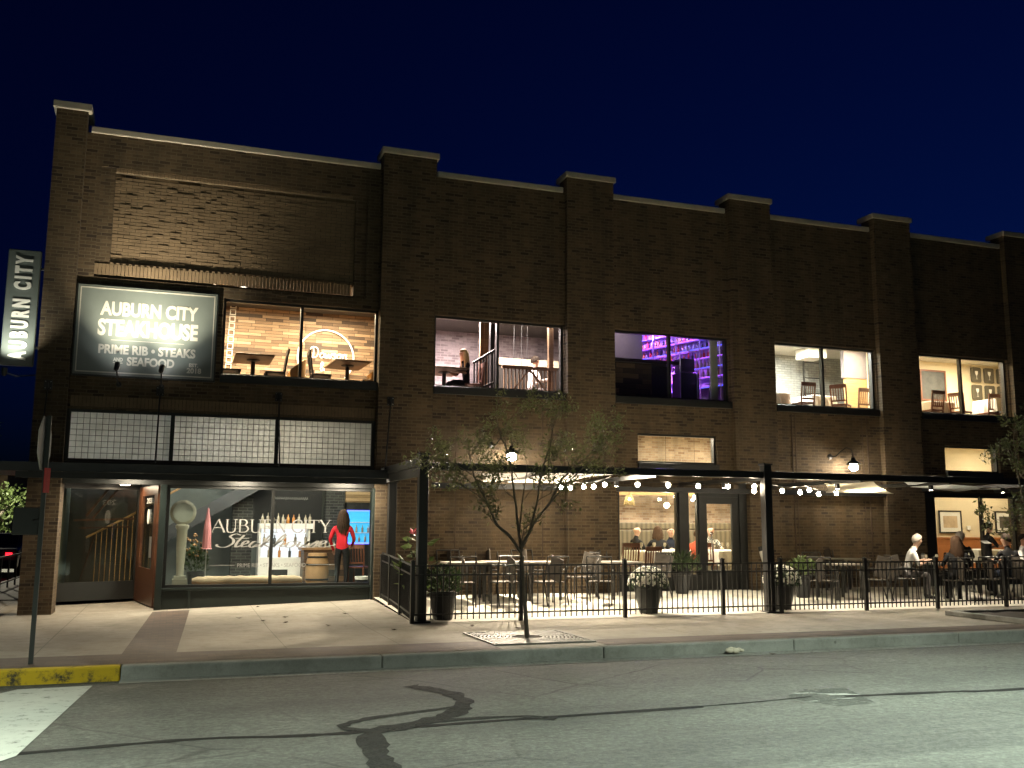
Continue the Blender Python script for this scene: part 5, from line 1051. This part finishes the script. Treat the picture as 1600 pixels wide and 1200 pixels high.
def person(label, loc, rz, pose='sit', skin='skin', top='cloth_black', bottom='cloth_black', hair='hair_dark', style='short', hands=None, sleeves='long', sc=1.0, turn=0.0, lean=0.0, beard=False, group=None):
    T = thing('person', label, 'person', loc, rz, group)
    V = []; E = []; R_ = []; SEG = []
    def n(p, r, par=None, lab=None):
        V.append(Vector(p)); R_.append(r); i = len(V) - 1
        if par is not None: E.append((par, i)); SEG.append((par, i, lab))
        return i
    sit = pose == 'sit'; hz = .53 if sit else .92; ly = lambda z: -lean * max(0, z - hz)
    P = lambda x, y, z: (x, y + ly(z), z)
    pv = n(P(0, .02, hz), .135); sp1 = n(P(0, .03, hz + .2), .125, pv, 'top'); ch = n(P(0, .03, hz + .4), .145, sp1, 'top'); nk0 = n(P(0, .02, hz + .53), .075, ch, 'top'); nk = n(P(0, 0, hz + .575), .05, nk0, 'skin')
    hd0 = n(P(0, -.025, hz + .65), .08, nk, 'skin'); hd1 = n(P(0, -.015, hz + .725), .104, hd0, 'skin'); hd2 = n(P(0, -.002, hz + .79), .088, hd1, 'skin')
    hc = Vector(P(0, -.015, hz + .72)); wr = []
    H = hands or [(-.16, -.36, hz + .27), (.16, -.36, hz + .27)]
    for s_, h in zip((-1, 1), H):
        sh = n(P(.175 * s_, .03, hz + .47), .066, ch, 'top'); S0 = V[sh]; h = Vector(h); mid = (S0 + h) / 2; d = (h - S0).length; bend = math.sqrt(max(.0, .30 ** 2 - (d / 2) ** 2)); ax = Vector((.55 * s_, .35, -.75)).normalized(); dr = (h - S0).normalized(); ax = (ax - dr * ax.dot(dr)).normalized()
        el = n(mid + ax * bend, .043, sh, 'top'); w_ = n(h, .03, el, 'top' if sleeves == 'long' else 'skin'); pm = n(h + (h - V[el]).normalized() * .07, .035, w_, 'skin'); wr.append((V[w_], V[pm], s_))
    for s_ in (-1, 1):
        hp = n((.095 * s_, .02, hz - .02), .1, pv, 'bottom')
        if sit: kn = n((.12 * s_, -.42, hz), .062, hp, 'bottom'); an = n((.12 * s_, -.40, .1), .04, kn, 'bottom')
        else: kn = n((.1 * s_, -.01, hz - .44), .062, hp, 'bottom'); an = n((.1 * s_, .03, .1), .04, kn, 'bottom')
        y0 = V[an].y; he = n((V[an].x, y0 + .01, .045), .042, an, 'shoe'); n((V[an].x * 1.1, y0 - .16, .035), .035, he, 'shoe')
    me = bpy.data.meshes.new('body'); me.from_pydata(V, E, []); o = bpy.data.objects.new('body', me); COL.objects.link(o)
    sk = o.modifiers.new('skin', 'SKIN'); sk.use_smooth_shade = True; sk.branch_smoothing = .6
    for i, r in enumerate(R_): me.skin_vertices[0].data[i].radius = (r, r * (.74 if i in (sp1, ch) else 1)); me.skin_vertices[0].data[i].use_root = i == pv
    o.modifiers.new('sub', 'SUBSURF').levels = 1; o.modifiers['sub'].render_levels = 1
    dg = bpy.context.evaluated_depsgraph_get(); ev = bpy.data.meshes.new_from_object(o.evaluated_get(dg)); o.modifiers.clear(); o.data = ev; bpy.data.meshes.remove(me); ev.name = 'body'
    mb = MB(); mb.v = [tuple(v.co) for v in ev.vertices]; mb.f = [tuple(p.vertices) for p in ev.polygons]; mb.sm = [True] * len(mb.f)
    names = {'top': top, 'bottom': bottom, 'skin': skin, 'shoe': 'cloth_black'}; mb.mats = list(dict.fromkeys(names.values()))
    def near(c):
        best = (1e9, 'top')
        for a, b, l in SEG:
            p, q = V[a], V[b]; d = q - p; t = max(0, min(1, (c - p).dot(d) / d.length_squared)); x = (c - p - d * t).length - (R_[a] * (1 - t) + R_[b] * t)
            if x < best[0]: best = (x, l)
        return names['bottom' if best[1] == 'top' and c.z < hz + (.04 if sit else .03) and abs(c.x) < .17 else best[1]]
    for f in mb.f:
        c = sum((Vector(mb.v[i]) for i in f), Vector()) / len(f); mb.mi.append(mb.mats.index(near(c)))
    for a, b, s_ in wr:            # fingers and thumb, rooted in the palm
        d = (b - a).normalized(); up = Vector((0, 0, 1)); sd = d.cross(up).normalized(); nn = sd.cross(d)
        for i, L in enumerate((.062, .075, .07, .055)):
            r0 = b + sd * (.026 - .017 * i) - d * .01; mb.tube([r0, r0 + d * L * .6 - nn * .006, r0 + d * L - nn * .028], [.009, .0085, .006], 6, skin)
        r0 = a + d * .03 - sd * s_ * .022; mb.tube([r0, r0 + d * .035 - sd * s_ * .025, r0 + d * .065 - sd * s_ * .026 - nn * .01], [.011, .01, .007], 6, skin)
    o.data = mb.mesh('body'); o.parent = T
    Rt = Matrix.Translation(hc) @ Matrix.Rotation(turn, 4, 'Z') @ Matrix.Translation(-hc)
    f = MB()
    def hp_(x, y, z): return Rt @ (hc + Vector((x, y, z)))
    f.add([hp_(*p) for p in ((-.014, -.082, .012), (.014, -.082, .012), (.02, -.088, -.028), (-.02, -.088, -.028), (0, -.112, -.02), (0, -.09, .03))], [(0, 5, 4, 3), (5, 1, 2, 4), (3, 4, 2)], skin)
    for s_ in (-1, 1):
        f.ball(hp_(.033 * s_, -.078, .018), .012, 8, 'eye_dark', (1.3, .6, .7)); f.ball(hp_(.094 * s_, .01, .0), .026, 8, skin, (.35, .7, 1.1)); f.box(-.018, -.004, 0, .018, .004, .007, hair if style != 'bald' else 'hair_brown', Matrix.Translation(hp_(.033 * s_, -.084, .04)) @ Matrix.Rotation(turn, 4, 'Z'))
    f.ball(hp_(0, -.088, -.05), .02, 8, 'lip', (1.2, .5, .35)); f.build('face', None, T, world=False)
    h = MB(); M = Matrix.Rotation(turn, 3, 'Z'); rr = random.Random(int(loc[0] * 100))
    if style != 'bald':
        def cap(u, v):
            a = 2 * PI * u; t = v * (1.5 + .65 * math.sin(a)); q = Vector((math.sin(t) * math.cos(a) * .112, math.sin(t) * math.sin(a) * .12 + .008, math.cos(t) * .125 + .018))
            q *= 1 + .03 * mnoise.noise(q * 30); return M @ q + hc
        h.grid(cap, 24, 10)
        if style in ('long', 'shoulder', 'pony'):
            L = {'long': .42, 'shoulder': .26, 'pony': .34}[style]
            for i in range(26):
                a = PI * (-.08 + 1.16 * i / 25) if style != 'pony' else PI * (.42 + .16 * i / 25); r0 = .095
                p0 = Vector((r0 * math.cos(a), r0 * math.sin(a) * 1.05 + .005, .04)); j = rr.uniform(-.015, .015)
                h.tube([M @ p0 + hc, M @ Vector((p0.x * 1.18 + j, p0.y * 1.12 + .01, -.1)) + hc, M @ Vector((p0.x * 1.3 - j, p0.y * 1.25 + .02, -L * .6)) + hc, M @ Vector((p0.x * 1.1, p0.y * 1.15 + .02 + j, -L * rr.uniform(.85, 1.1))) + hc], [.022, .026, .022, .006], 6)
        if style == 'bun': h.ball(M @ Vector((0, .11, .07)) + hc, .05, 10)
        h.build('hair', hair, T, world=False)
    if beard:
        k = MB(); k.ball(hp_(0, -.062, -.062), .05, 10, None, (1.05, .75, .95)); k.build('beard', 'hair_brown', T, world=False)
    T.scale = (sc, sc, sc); return T
def xy(px, y, z): pass
# diners and staff on the patio
person('woman with pale cropped hair in a white top leaning over a patio table', (15.2, -2.15, .08), 1.1, 'sit', 'skin_pale', 'cloth_white', 'cloth_grey', 'hair_grey', 'short', [(-.1, -.42, .82), (.16, -.38, .82)], 'short', 1.0, .3, .35)
person('woman with long fair hair and a dark jacket sitting with her back to the fence', (16.05, -2.75, .05), PI - .5, 'sit', 'skin_pale', 'cloth_black', 'cloth_black', 'hair_brown', 'long', None, 'long', 1.0, .5, .1)
person('dark haired man in a black shirt at the last patio table, back to the fence', (17.75, -2.5, .06), PI - .2, 'sit', 'skin', 'cloth_black', 'cloth_navy', 'hair_dark', 'short', None, 'short', 1.03, .4, .1)
person('waitress in black standing between patio tables with a paper in her hand', (18.35, -1.35, .12), 1.2, 'stand', 'skin', 'cloth_black', 'cloth_black', 'hair_dark', 'bun', [(-.2, -.38, 1.2), (.15, -.3, 1.15)], 'short', .92, .2, .05)
person('grey haired man in a black jacket sitting before the corner dining window', (18.1, -.75, .14), 2.5, 'sit', 'skin_pale', 'cloth_black', 'cloth_black', 'hair_grey', 'short', None, 'long', 1.0, 0, 0)
person('man in a white shirt at the last patio table, facing the street', (18.75, -1.9, .09), .5, 'sit', 'skin', 'cloth_white', 'cloth_grey', 'hair_dark', 'short', [(-.16, -.36, .8), (.16, -.36, .8)], 'short', 1, 0, .1)
k = MB(); k.box(-.11, -.08, 0, .11, .08, .006, None, Matrix.Rotation(.4, 4, 'X')); o = k.build('menu_sheet', 'white_paint'); o.location = (18.0, -1.62, 1.28); tag(o, 'white menu sheet held by the waitress in black', 'menu')
# diners inside
DX = .0
person('bald man in a dark shirt facing along the banquette inside', (11.05, 2.6, IF), PI / 2 + .1, 'sit', 'skin_pale', 'cloth_black', 'cloth_black', 'hair_dark', 'bald', None, 'long', 1.0, 0, 0)
person('woman with dark hair bending over the table inside, back turned', (11.62, 2.55, IF), PI - .5, 'sit', 'skin', 'cloth_black', 'cloth_black', 'hair_brown', 'shoulder', None, 'long', .98, 0, .2)
person('balding man in a dark jacket looking out beside the window post', (12.1, 2.75, IF), -.1, 'sit', 'skin_pale', 'cloth_navy', 'cloth_black', 'hair_grey', 'bald', None, 'long', .98, -.2, 0)
person('person in a rust red cardigan sitting behind the narrow sidelight', (12.05, 1.45, IF), 2.2, 'sit', 'skin', 'cloth_rust', 'cloth_black', 'hair_brown', 'short', None, 'long', .92, 0, .25)
person('bearded man in a checked shirt seen through the patio door', (13.2, 2.65, IF), -.15, 'sit', 'skin_pale', 'cloth_plaid', 'cloth_black', 'hair_brown', 'bald', [(-.16, -.36, .8), (.16, -.36, .8)], 'short', 1, 0, 0, True)
# shop and upstairs
person('long haired woman in a red top and black trousers standing in the shop', (3.52, 1.75, .2), PI - .3, 'stand', 'skin', 'cloth_red', 'cloth_black', 'hair_brown', 'long', [(-.17, -.3, .98), (.22, -.16, .88)], 'long', .97, .5, 0)
person('blonde woman in black at the upstairs table, seen in profile', (6.1, 1.25, UZ0), PI / 2 * -1 + .1, 'sit', 'skin_pale', 'cloth_black', 'cloth_black', 'hair_blonde', 'long', [(-.1, -.4, .8), (.16, -.36, .8)], 'short', .92, 0, .05)
person('dark haired man in a pale shirt behind the upstairs balustrade', (8.42, 3.1, UZ0 + .12), PI / 2, 'sit', 'skin', 'cloth_white', 'cloth_grey', 'hair_dark', 'short', None, 'long', 1.05, .3, .1)
dup(wc, (6.25, 1.25, UZ0), -PI / 2, 'slat back chair upstairs under the blonde woman')
# ground floor dining room: banquette, tables, pendant
plain('banquette', (.16, .14, .085), .6, var=.25)
def striped():
    m, nt, b = base('banquette_cloth'); v = ocoord(nt); wv = N(nt, 'ShaderNodeTexWave'); wv.inputs['Scale'].default_value = 2.2; wv.inputs['Distortion'].default_value = 1.5; nt.links.new(v, wv.inputs[0])
    nt.links.new(ramp(nt, wv.outputs['Fac'], [(0, (.075, .062, .04)), (.5, (.12, .1, .062)), (1, (.15, .125, .08))]), b.inputs['Base Color']); b.inputs['Roughness'].default_value = .6
striped()
BQ = thing('banquette', 'long striped banquette under the lit brick wall of the dining room', 'bench', (13, 3.9, IF)); k = MB(); k.box(9.7, 3.3, IF, 17.2, 3.9, IF + .45); k.build('seat', 'banquette_cloth', BQ, bevel=.03)
k = MB(); k.box(9.6, 3.9, IF + .3, 17.2, 4.1, 1.5); k.build('lower_back', 'banquette_cloth', BQ, bevel=.03); k = MB(); k.box(9.6, 3.92, 1.52, 17.2, 4.12, 1.7); k.build('upper_back', 'banquette_cloth', BQ, bevel=.03)
glow('wash_strip', (1, .84, .7), 5); k = MB(); k.box(9.7, 4.16, 1.66, 17.1, 4.2, 1.69); k.build('light_strip', 'wash_strip', BQ)
k = MB(); k.box(9.6, 3.5, 2.42, 17.3, 3.62, 2.9); tag(k.build('timber_bulkhead', 'honey_wood'), 'honey timber bulkhead above the banquette', 'bulkhead')
t1 = at(sq_table('dining_table', 'white clothed table laid with glasses inside by the dining window', .9, .9, .77, 'linen', 'chair_black', cloth=True), (10.9, 1.65, IF), .1); dup(t1, (11.85, 2.0, IF), -.05, 'white clothed table of the couple beside the window post'); dup(t1, (13.0, 1.75, IF), .1, 'white clothed table seen through the patio door')
dup(wc, (9.98, 1.0, IF), PI, 'slat back chair at the clothed table just inside the dining window'); dup(wc, (10.45, .85, IF - .08), PI + .1, 'second slat back chair, in front of the clothed table by the plant'); dup(wc, (12.2, 1.15, IF), 2.4, 'slat back chair under the person in rust red')
for i, (x, y) in enumerate([(10.6, 1.45), (10.72, 1.7), (10.95, 1.5), (11.1, 1.75), (10.4, 1.6), (11.25, 1.5), (10.3, 1.35), (11.9, 1.8), (12.9, 1.6), (13.15, 1.75)]): put_glass((x, y, IF + .775), 'wine glass standing on a white clothed table', 'wine glasses in the dining room')
for i, (x, y) in enumerate([(18.6, 2), (19.5, 1.8)]): pass
def pendant(x, y, label, z=2.08):
    r = thing('pendant_lamp', label, 'lamp', (x, y, z), 0, 'pendant lamps in the dining room'); k = MB(); k.lathe((x, y, z), [(.14, 0), (.13, .06), (.09, .18), (.05, .24)], 16); s_ = k.build('shade', 'wicker', r); k = MB(); k.tube([(x, y, z + .24), (x, y, 4.0)], .006, 5); k.build('cord', 'black_metal', r); k = MB(); k.ball((x, y, z + .12), .04, 10); k.build('bulb', 'bulb_glow', s_)
translucent('wicker', (.16, .12, .06), .4); pendant(9.97, .8, 'wicker pendant lamp just inside the dining window')
def globe(x, y, z, label):
    r = thing('globe_lamp', label, 'lamp', (x, y, z), 0, 'globe lamps in the dining room'); k = MB(); k.ball((x, y, z), .06, 12); k.build('globe', 'bulb_glow', r); k = MB(); k.tube([(x, y, z + .06), (x, y, 4.0)], .004, 4); k.build('cord', 'black_metal', r)
globe(11.1, 1.1, 2.1, 'small glowing globe hung low against the lit brick wall'); globe(12.75, 2.6, 2.35, 'small glowing globe seen through the narrow sidelight')
# corner dining room
plain('wainscot', (.36, .13, .04), .45, var=.15); k = MB(); k.box(19.25, 3.5, IF, 25.9, 3.56, 1.28); k.box(19.25, 3.48, 1.28, 25.9, 3.56, 1.33); tag(k.build('wainscot', 'wainscot'), 'orange brown wainscot of the corner dining room', 'panelling')
plain('print_a', (.5, .38, .24), .6, var=.6, scale=5); plain('print_b', (.1, .09, .07), .6, var=.9, scale=7)
def picture(x0, x1, z0, z1, y, m, label):
    r = thing('framed_picture', label, 'picture', ((x0 + x1) / 2, y, z0)); k = MB(); k.box(x0, y - .03, z0, x1, y, z0 + .04); k.box(x0, y - .03, z1 - .04, x1, y, z1); k.box(x0, y - .03, z0 + .04, x0 + .04, y, z1 - .04); k.box(x1 - .04, y - .03, z0 + .04, x1, y, z1 - .04); k.build('frame', 'chair_black', r)
    k = MB(); k.box(x0 + .04, y - .015, z0 + .04, x1 - .04, y, z1 - .04); k.build('mount', 'linen', r); k = MB(); a = .16; k.box(x0 + a, y - .018, z0 + a, x1 - a, y - .001, z1 - a); k.build('print', m, r)
picture(21.5, 22.35, 1.45, 2.12, 3.55, 'print_a', 'pale framed print on the cream wall over the grey haired man'); picture(23.65, 24.5, 1.45, 2.12, 3.55, 'print_b', 'dark framed print on the cream wall beyond the window mullion')
k = MB(); k.box(22.55, 3.53, 1.55, 22.68, 3.56, 1.67); tag(k.build('thermostat', 'white_paint', bevel=.008), 'small white thermostat on the cream wall between the prints', 'thermostat')
dup(t1, (21.2, 1.8, IF), 0, 'white clothed table in the corner dining room')
# patio furniture
def pf(y): return fz(y) + .004
pt_ = sq_table('patio_table', 'grey topped patio table by the bushy pot', .75, .75, .75, 'table_grey', 'patio_metal', ped=False); at(pt_, (5.45, -1.0, pf(-1.0)))
for x, y, rz, l in ((6.25, -.9, 0, 'grey topped patio table against the wall behind the street tree fork'), (7.05, -1.0, 0, 'grey topped patio table behind the trunk of the street tree'), (8.75, -1.1, .1, 'grey topped patio table before the dining window'), (13.55, -2.0, 0, 'grey topped patio table past the second white flower planter'), (15.9, -2.0, 0, 'grey topped patio table of the woman in white'), (18.1, -1.9, 0, 'grey topped patio table of the last diners'), (14.7, -.8, 0, 'grey topped patio table against the wall under the second gooseneck lamp')): dup(pt_, (x, y, pf(y)), rz, l)
pc = at(patio_chair('metal patio chair by the bushy pot with its back to the wall'), (5.4, -.35, pf(-.35)), 0)
for x, y, rz, l in ((6.25, -.3, 0, 'metal patio chair against the wall, its back top lit'), (7.05, -.35, .1, 'metal patio chair against the wall behind the trunk'), (6.1, -1.7, PI, 'metal patio chair with its back to the fence near the tree'), (6.95, -1.8, PI + .2, 'metal patio chair turned away from the fence behind the trunk'), (7.95, -1.0, -PI / 2, 'metal patio chair facing the trunk, beside the wall table'), (8.0, -1.9, 2.6, 'metal patio chair standing askew left of the flower planter'.replace('left of', 'next to')), (9.5, -1.2, -PI / 2, 'metal patio chair beside the fern'), (5.2, -1.75, PI - .2, 'metal patio chair behind the bushy pot'), (8.7, -.45, 0, 'metal patio chair with its back to the brick by the dining window'),
                    (12.85, -2.4, 2.2, 'metal patio chair by the second flower planter'), (13.6, -1.3, 0, 'metal patio chair facing the street past the second planter'), (14.2, -2.3, -2.0, 'metal patio chair with its arm towards the fence in mid patio'), (14.7, -.3, 0, 'metal patio chair against the dark brick wall'), (15.15, -2.1, 1.1, 'metal patio chair under the woman in white'), (16.05, -2.72, PI - .5, 'metal patio chair under the long haired woman'), (17.75, -2.5, PI - .2, 'metal patio chair under the man in black'), (18.1, -.7, 2.5, 'metal patio chair under the grey haired man'), (18.75, -1.9, .5, 'metal patio chair under the man facing the street'), (16.8, -1.7, -1.2, 'empty metal patio chair beside the dark window post'), (17.0, -2.6, 2.6, 'empty metal patio chair between the seated backs')): dup(pc, (x, y, pf(y) - .001), rz, l)
TM = thing('tumbler', 'steel flask standing on the table of the woman in white', 'flask', (15.85, -1.95, pf(-1.95) + .75)); k = MB(); k.lathe((0, 0, 0), [(.035, 0), (.045, .03), (.045, .17)], 14); k.build('body', 'zinc', TM, world=False); k = MB(); k.lathe((0, 0, .17), [(.046, 0), (.046, .02), (.02, .035)], 14); k.build('lid', 'black_metal', TM, world=False)
for i, (x, y) in enumerate([(16.05, -2.15), (15.7, -2.2), (18.0, -2.1), (18.25, -1.8)]): put_glass((x, y, pf(y) + .75), 'glass on a patio table of the diners', 'glasses on the patio')
UMW = thing('folded_umbrella', 'furled umbrella with a pale stripe leaning on the brick beside the patio door', 'umbrella', (12.95, -.3, .16)); k = MB(); k.tube([(13.0, -.35, .2), (12.85, -.16, 1.05)], [.035, .06], 10); k.build('canopy', 'linen', UMW); k = MB(); k.tube([(12.85, -.16, 1.05), (12.83, -.135, 1.15)], [.07, .06], 10); k.build('top', 'black_metal', UMW)

# ------------------------------------------------------------------ beyond the corner
def car():
    T = thing('parked_car', 'dark parked car with a glowing red tail lamp down the side street', 'car', (-5.5, 17.7, -.15), -PI / 2)
    prof = [(-2.2, .3), (-2.22, .62), (-2.05, .85), (-1.2, .95), (-.55, 1.38), (.75, 1.42), (1.5, 1.0), (2.15, .9), (2.22, .55), (2.15, .28)]
    k = MB(); k.prism(prof, 1.7, None, Matrix.Translation((0, -.85, 0))); k.build('body', 'navy_paint', T, world=False, bevel=.07)
    for s_ in (-1, 1):
        k = MB(); k.prism([(-1.0, .97), (-.5, 1.3), (.05, 1.33), (.05, .97)], .02, None, Matrix.Translation((0, .86 * s_ - .01, 0))); k.prism([(.12, .97), (.12, 1.33), (.72, 1.34), (1.25, 1.0)], .02, None, Matrix.Translation((0, .86 * s_ - .01, 0))); k.build('side_window', 'black_frame', T, world=False)
        k = MB(); k.box(2.19, .6 * s_ - .09, .7, 2.25, .6 * s_ + .09, .8); k.build('tail_lamp', 'tail_red', T, world=False)
        for x in (-1.4, 1.35):
            k = MB(); M = Matrix.Rotation(PI / 2, 4, 'X'); k.lathe((x, .8 * s_ + .1, .32), [(.2, 0), (.32, .02), (.32, .19), (.2, .21)], 22, M=M); wl = k.build('wheel', 'black_frame', T, world=False)
            k = MB(); k.lathe((x, .8 * s_ + .1 + (.02 if s_ > 0 else -.2), .32), [(.001, 0), (.06, -.005), (.06, .02), (.001, .02)], 12, M=M)
            for a in range(5): k.box(-.03, -.012, .03, .03, .012, .21, None, Matrix.Translation((x, .8 * s_ + (.1 if s_ > 0 else -.1), .32)) @ Matrix.Rotation(a * 2 * PI / 5, 4, 'Y'))
            k.build('rim', 'zinc', wl, world=False)
    k = MB(); k.prism([(1.0, 1.34), (1.42, 1.06), (1.4, 1.04), (.98, 1.32)], 1.4, None, Matrix.Translation((0, -.7, 0))); k.build('rear_window', 'black_frame', T, world=False)
plain('navy_paint', (.02, .024, .03), .25, var=.1); glow('tail_red', (1, .01, .02), 1.6); car()
def far_tree(label, loc, seed, h, rad, m, n=1500, ls=.22):
    r = random.Random(seed); T = thing('leafy_tree', label, 'tree', loc, 0, 'trees down the side street'); k = MB(); k.tube([(0, 0, 0), (.1, 0, h * .35), (0, .1, h * .7)], [.2, .14, .06], 8)
    C = []
    for i in range(9):
        e = Vector((r.uniform(-1, 1) * rad * .75, r.uniform(-1, 1) * rad * .75, h * r.uniform(.42, .92))); C.append(e); k.tube([(0, 0, h * .35), e * .6 + Vector((0, 0, h * .2)), e], [.08, .05, .02], 5)
    k.build('trunk', 'bark', T, world=False); f = MB()
    for i in range(n):
        c = r.choice(C); d = rdir(r); p = c + d * rad * .42 * r.random() ** .45; leaf(f, p, rdir(r) + Vector((0, 0, -.3)), ls * r.uniform(.6, 1.2), ls * .6, r)
    f.build('foliage', m, T, world=False)
far_tree('bright lamplit bushy tree across the side street', (-7.4, 27, -.15), 3, 3.6, 1.9, 'leaf_bright', 2600, .2)
far_tree('tall dark tree silhouetted beyond the side street', (-12.5, 40, -.15), 4, 8.2, 3.0, 'leaf_dark', 2600, .3); far_tree('dark tree at the far end of the side street', (-17, 44, -.15), 6, 9, 3.6, 'leaf_dark', 2200, .35)
SL = thing('street_lamp', 'street lamp on a tall pole across the side street near the lit tree', 'street lamp', (-9.3, 23.4, -.15)); k = MB(); k.tube([(0, 0, 0), (0, 0, 4.2), (.3, 0, 4.5), (.9, 0, 4.55)], [.08, .06, .05, .05], 8); k.build('pole', 'black_metal', SL, world=False); glow('street_glow', (1, .93, .8), 40); k = MB(); k.box(.8, -.12, 4.5, 1.25, .12, 4.62); hd = k.build('lamp_head', 'black_metal', SL, world=False); k = MB(); k.box(.85, -.1, 4.485, 1.2, .1, 4.498); k.build('lens', 'street_glow', hd, world=False)
light('side_street_light', 'POINT', (-8.25, 23.4, 4.2), 1300, (1, .92, .7), SL, .1)
RW = thing('side_railing', 'black iron railing along the side street by the corner pier', 'railing', (-3.7, 4, 0)); k = MB()
for i in range(7): k.box(-3.82, 3.0 + i * 1.2, 0, -3.78, 3.04 + i * 1.2, .8)
k.box(-3.82, 3.0, .76, -3.78, 10.3, .8); k.box(-3.82, 3.0, .15, -3.78, 10.3, .18); k.build('bars', 'black_metal', RW)
far = thing('corner_house', 'dim brick building beyond the trees of the side street', 'building', (-20, 40, -.15)); k = MB(); k.box(-34, 42, -.15, -9, 52, 4.4); k.build('wall', 'brick', far); k = MB(); k.box(-34.3, 41.7, 4.4, -8.7, 52.3, 4.7); k.build('roof', 'black_metal', far)
for x in (-24, -19, -14): k = MB(); k.box(x, 41.95, 1, x + 1.4, 42.0, 2.8); k.build('window', 'black_frame', far)

# ------------------------------------------------------------------ lamps of the rooms and the street
glow('ceiling_glow', (1, .85, .65), 6)
def ceiling_lamp(x, y, z, power, col, label, sz=.3):
    r = thing('ceiling_lamp', label, 'lamp', (x, y, z)); k = MB(); k.lathe((x, y, z), [(.001, -.05), (sz * .45, -.045), (sz * .5, -.02), (sz * .5, 0)], 18); k.build('diffuser', 'ceiling_glow', r); k = MB(); k.lathe((x, y, z), [(sz * .55, -.012), (sz * .55, .02), (.001, .02)], 18); k.build('rim', 'zinc', r)
    light('ceiling_light', 'AREA', (x, y, z - .07), power, col, r, size=(sz * 3, sz * 3), target=(x, y, z - 2))
WARM = (1, .78, .52); NEU = (1, .84, .64)
ceiling_lamp(1.2, 2.0, UZ1, 150, WARM, 'ceiling lamp upstairs over the first oak table'); ceiling_lamp(3.4, 2.4, UZ1, 140, WARM, 'ceiling lamp upstairs over the table beside the glowing ring')
ceiling_lamp(6.2, 2.6, UZ1, 300, (1, .78, .74), 'ceiling lamp upstairs over the blonde woman'); ceiling_lamp(8.5, 2.6, UZ1, 60, (1, .8, .68), 'ceiling lamp upstairs over the service counter')
ceiling_lamp(9.9, 1.0, UZ1, 8, (.95, .75, .9), 'ceiling lamp upstairs over the dark bar counter')
ceiling_lamp(15.6, 2.2, UZ1 - .15, 200, (1, .97, .9), 'ceiling lamp in the white brick room by the duct'); ceiling_lamp(17.6, 1.6, UZ1 - .15, 80, (1, .88, .7), 'ceiling lamp in the white brick room over the timber partition')
ceiling_lamp(20.0, 2.0, UZ1, 125, NEU, 'ceiling lamp upstairs over the table under the dark painting'); ceiling_lamp(22.4, 2.4, UZ1, 110, NEU, 'ceiling lamp upstairs before the wine glass plaques')
ceiling_lamp(-1.3, 1.2, 2.42, 9, WARM, 'first of two ceiling lamps in the entrance recess', .28); ceiling_lamp(-.95, 1.9, 2.42, 8, WARM, 'smaller ceiling lamp deeper in the entrance recess', .2)
for x, pw, lb_ in ((1.87, 60, 'bare globe lamp glowing behind the mullion of the glass block band'), (-1.6, 70, 'bare globe lamp glowing behind the first glass block panel')):
    r = thing('globe_lamp', lb_, 'lamp', (x, .75, 3.0)); k = MB(); k.ball((x, .75, 3.0), .06, 12); k.build('globe', 'bulb_glow', r); k = MB(); k.tube([(x, .75, 3.06), (x, .75, 4.1)], .005, 4); k.build('cord', 'black_metal', r)
    light('globe_light', 'POINT', (x, .6, 3.02), pw, (1, .9, .72) if x > 0 else (.94, .98, 1), r, .06)
ceiling_lamp(2.1, 1.1, 3.9, 25, (1, .9, .74), 'shop ceiling lamp glowing behind the glass block band', .3); ceiling_lamp(-1.5, 2.9, 3.9, 16, (.95, .96, .95), 'shop ceiling lamp over the stairs'); ceiling_lamp(3.4, 2.2, 3.9, 18, (1, .9, .75), 'shop ceiling lamp over the timber counter'); ceiling_lamp(.8, 1.2, 3.95, 20, (1, .95, .88), 'shop ceiling lamp over the pedestal clock')
ceiling_lamp(11.2, 1.6, 4.05, 110, NEU, 'dining room ceiling lamp over the laid table'); ceiling_lamp(14, 2.2, 4.05, 110, NEU, 'dining room ceiling lamp over the table behind the patio door')
ceiling_lamp(19.6, 1.8, 4.05, 34, NEU, 'ceiling lamp of the corner dining room'); ceiling_lamp(23, 2.0, 4.05, 34, NEU, 'second ceiling lamp of the corner dining room, further along')
def road_lamp(x, y, aim, power, col, label):
    r = thing('street_lamp', label, 'street lamp', (x, y, -.15), 0, 'street lamps on the near side of the road'); k = MB(); d = 1 if aim[1] > y else -1
    k.tube([(0, 0, 0), (0, 0, 7.2), (0, .4, 7.7), (0, 1.6, 7.9)], [.1, .07, .05, .05], 10); k.build('pole', 'steel', r, world=False); k = MB(); k.box(-.17, 1.5, 7.82, .17, 2.2, 7.96); h = k.build('lamp_head', 'steel', r, world=False); k = MB(); k.box(-.14, 1.55, 7.8, .14, 2.15, 7.819); k.build('lens', 'street_glow', h, world=False)
    light('street_light', 'SPOT', (x, y + 1.85, 7.6), power, col, r, .12, aim, 117, .85)
road_lamp(-5.5, -18.2, (-5.2, -16.2, 0), 7600, (.88, 1, .82), 'tall street lamp on the near side of the road by the crossing')
road_lamp(9.0, -18.2, (8.7, -16.2, 0), 8000, (.86, 1, .83), 'tall street lamp on the near side of the road opposite the patio')
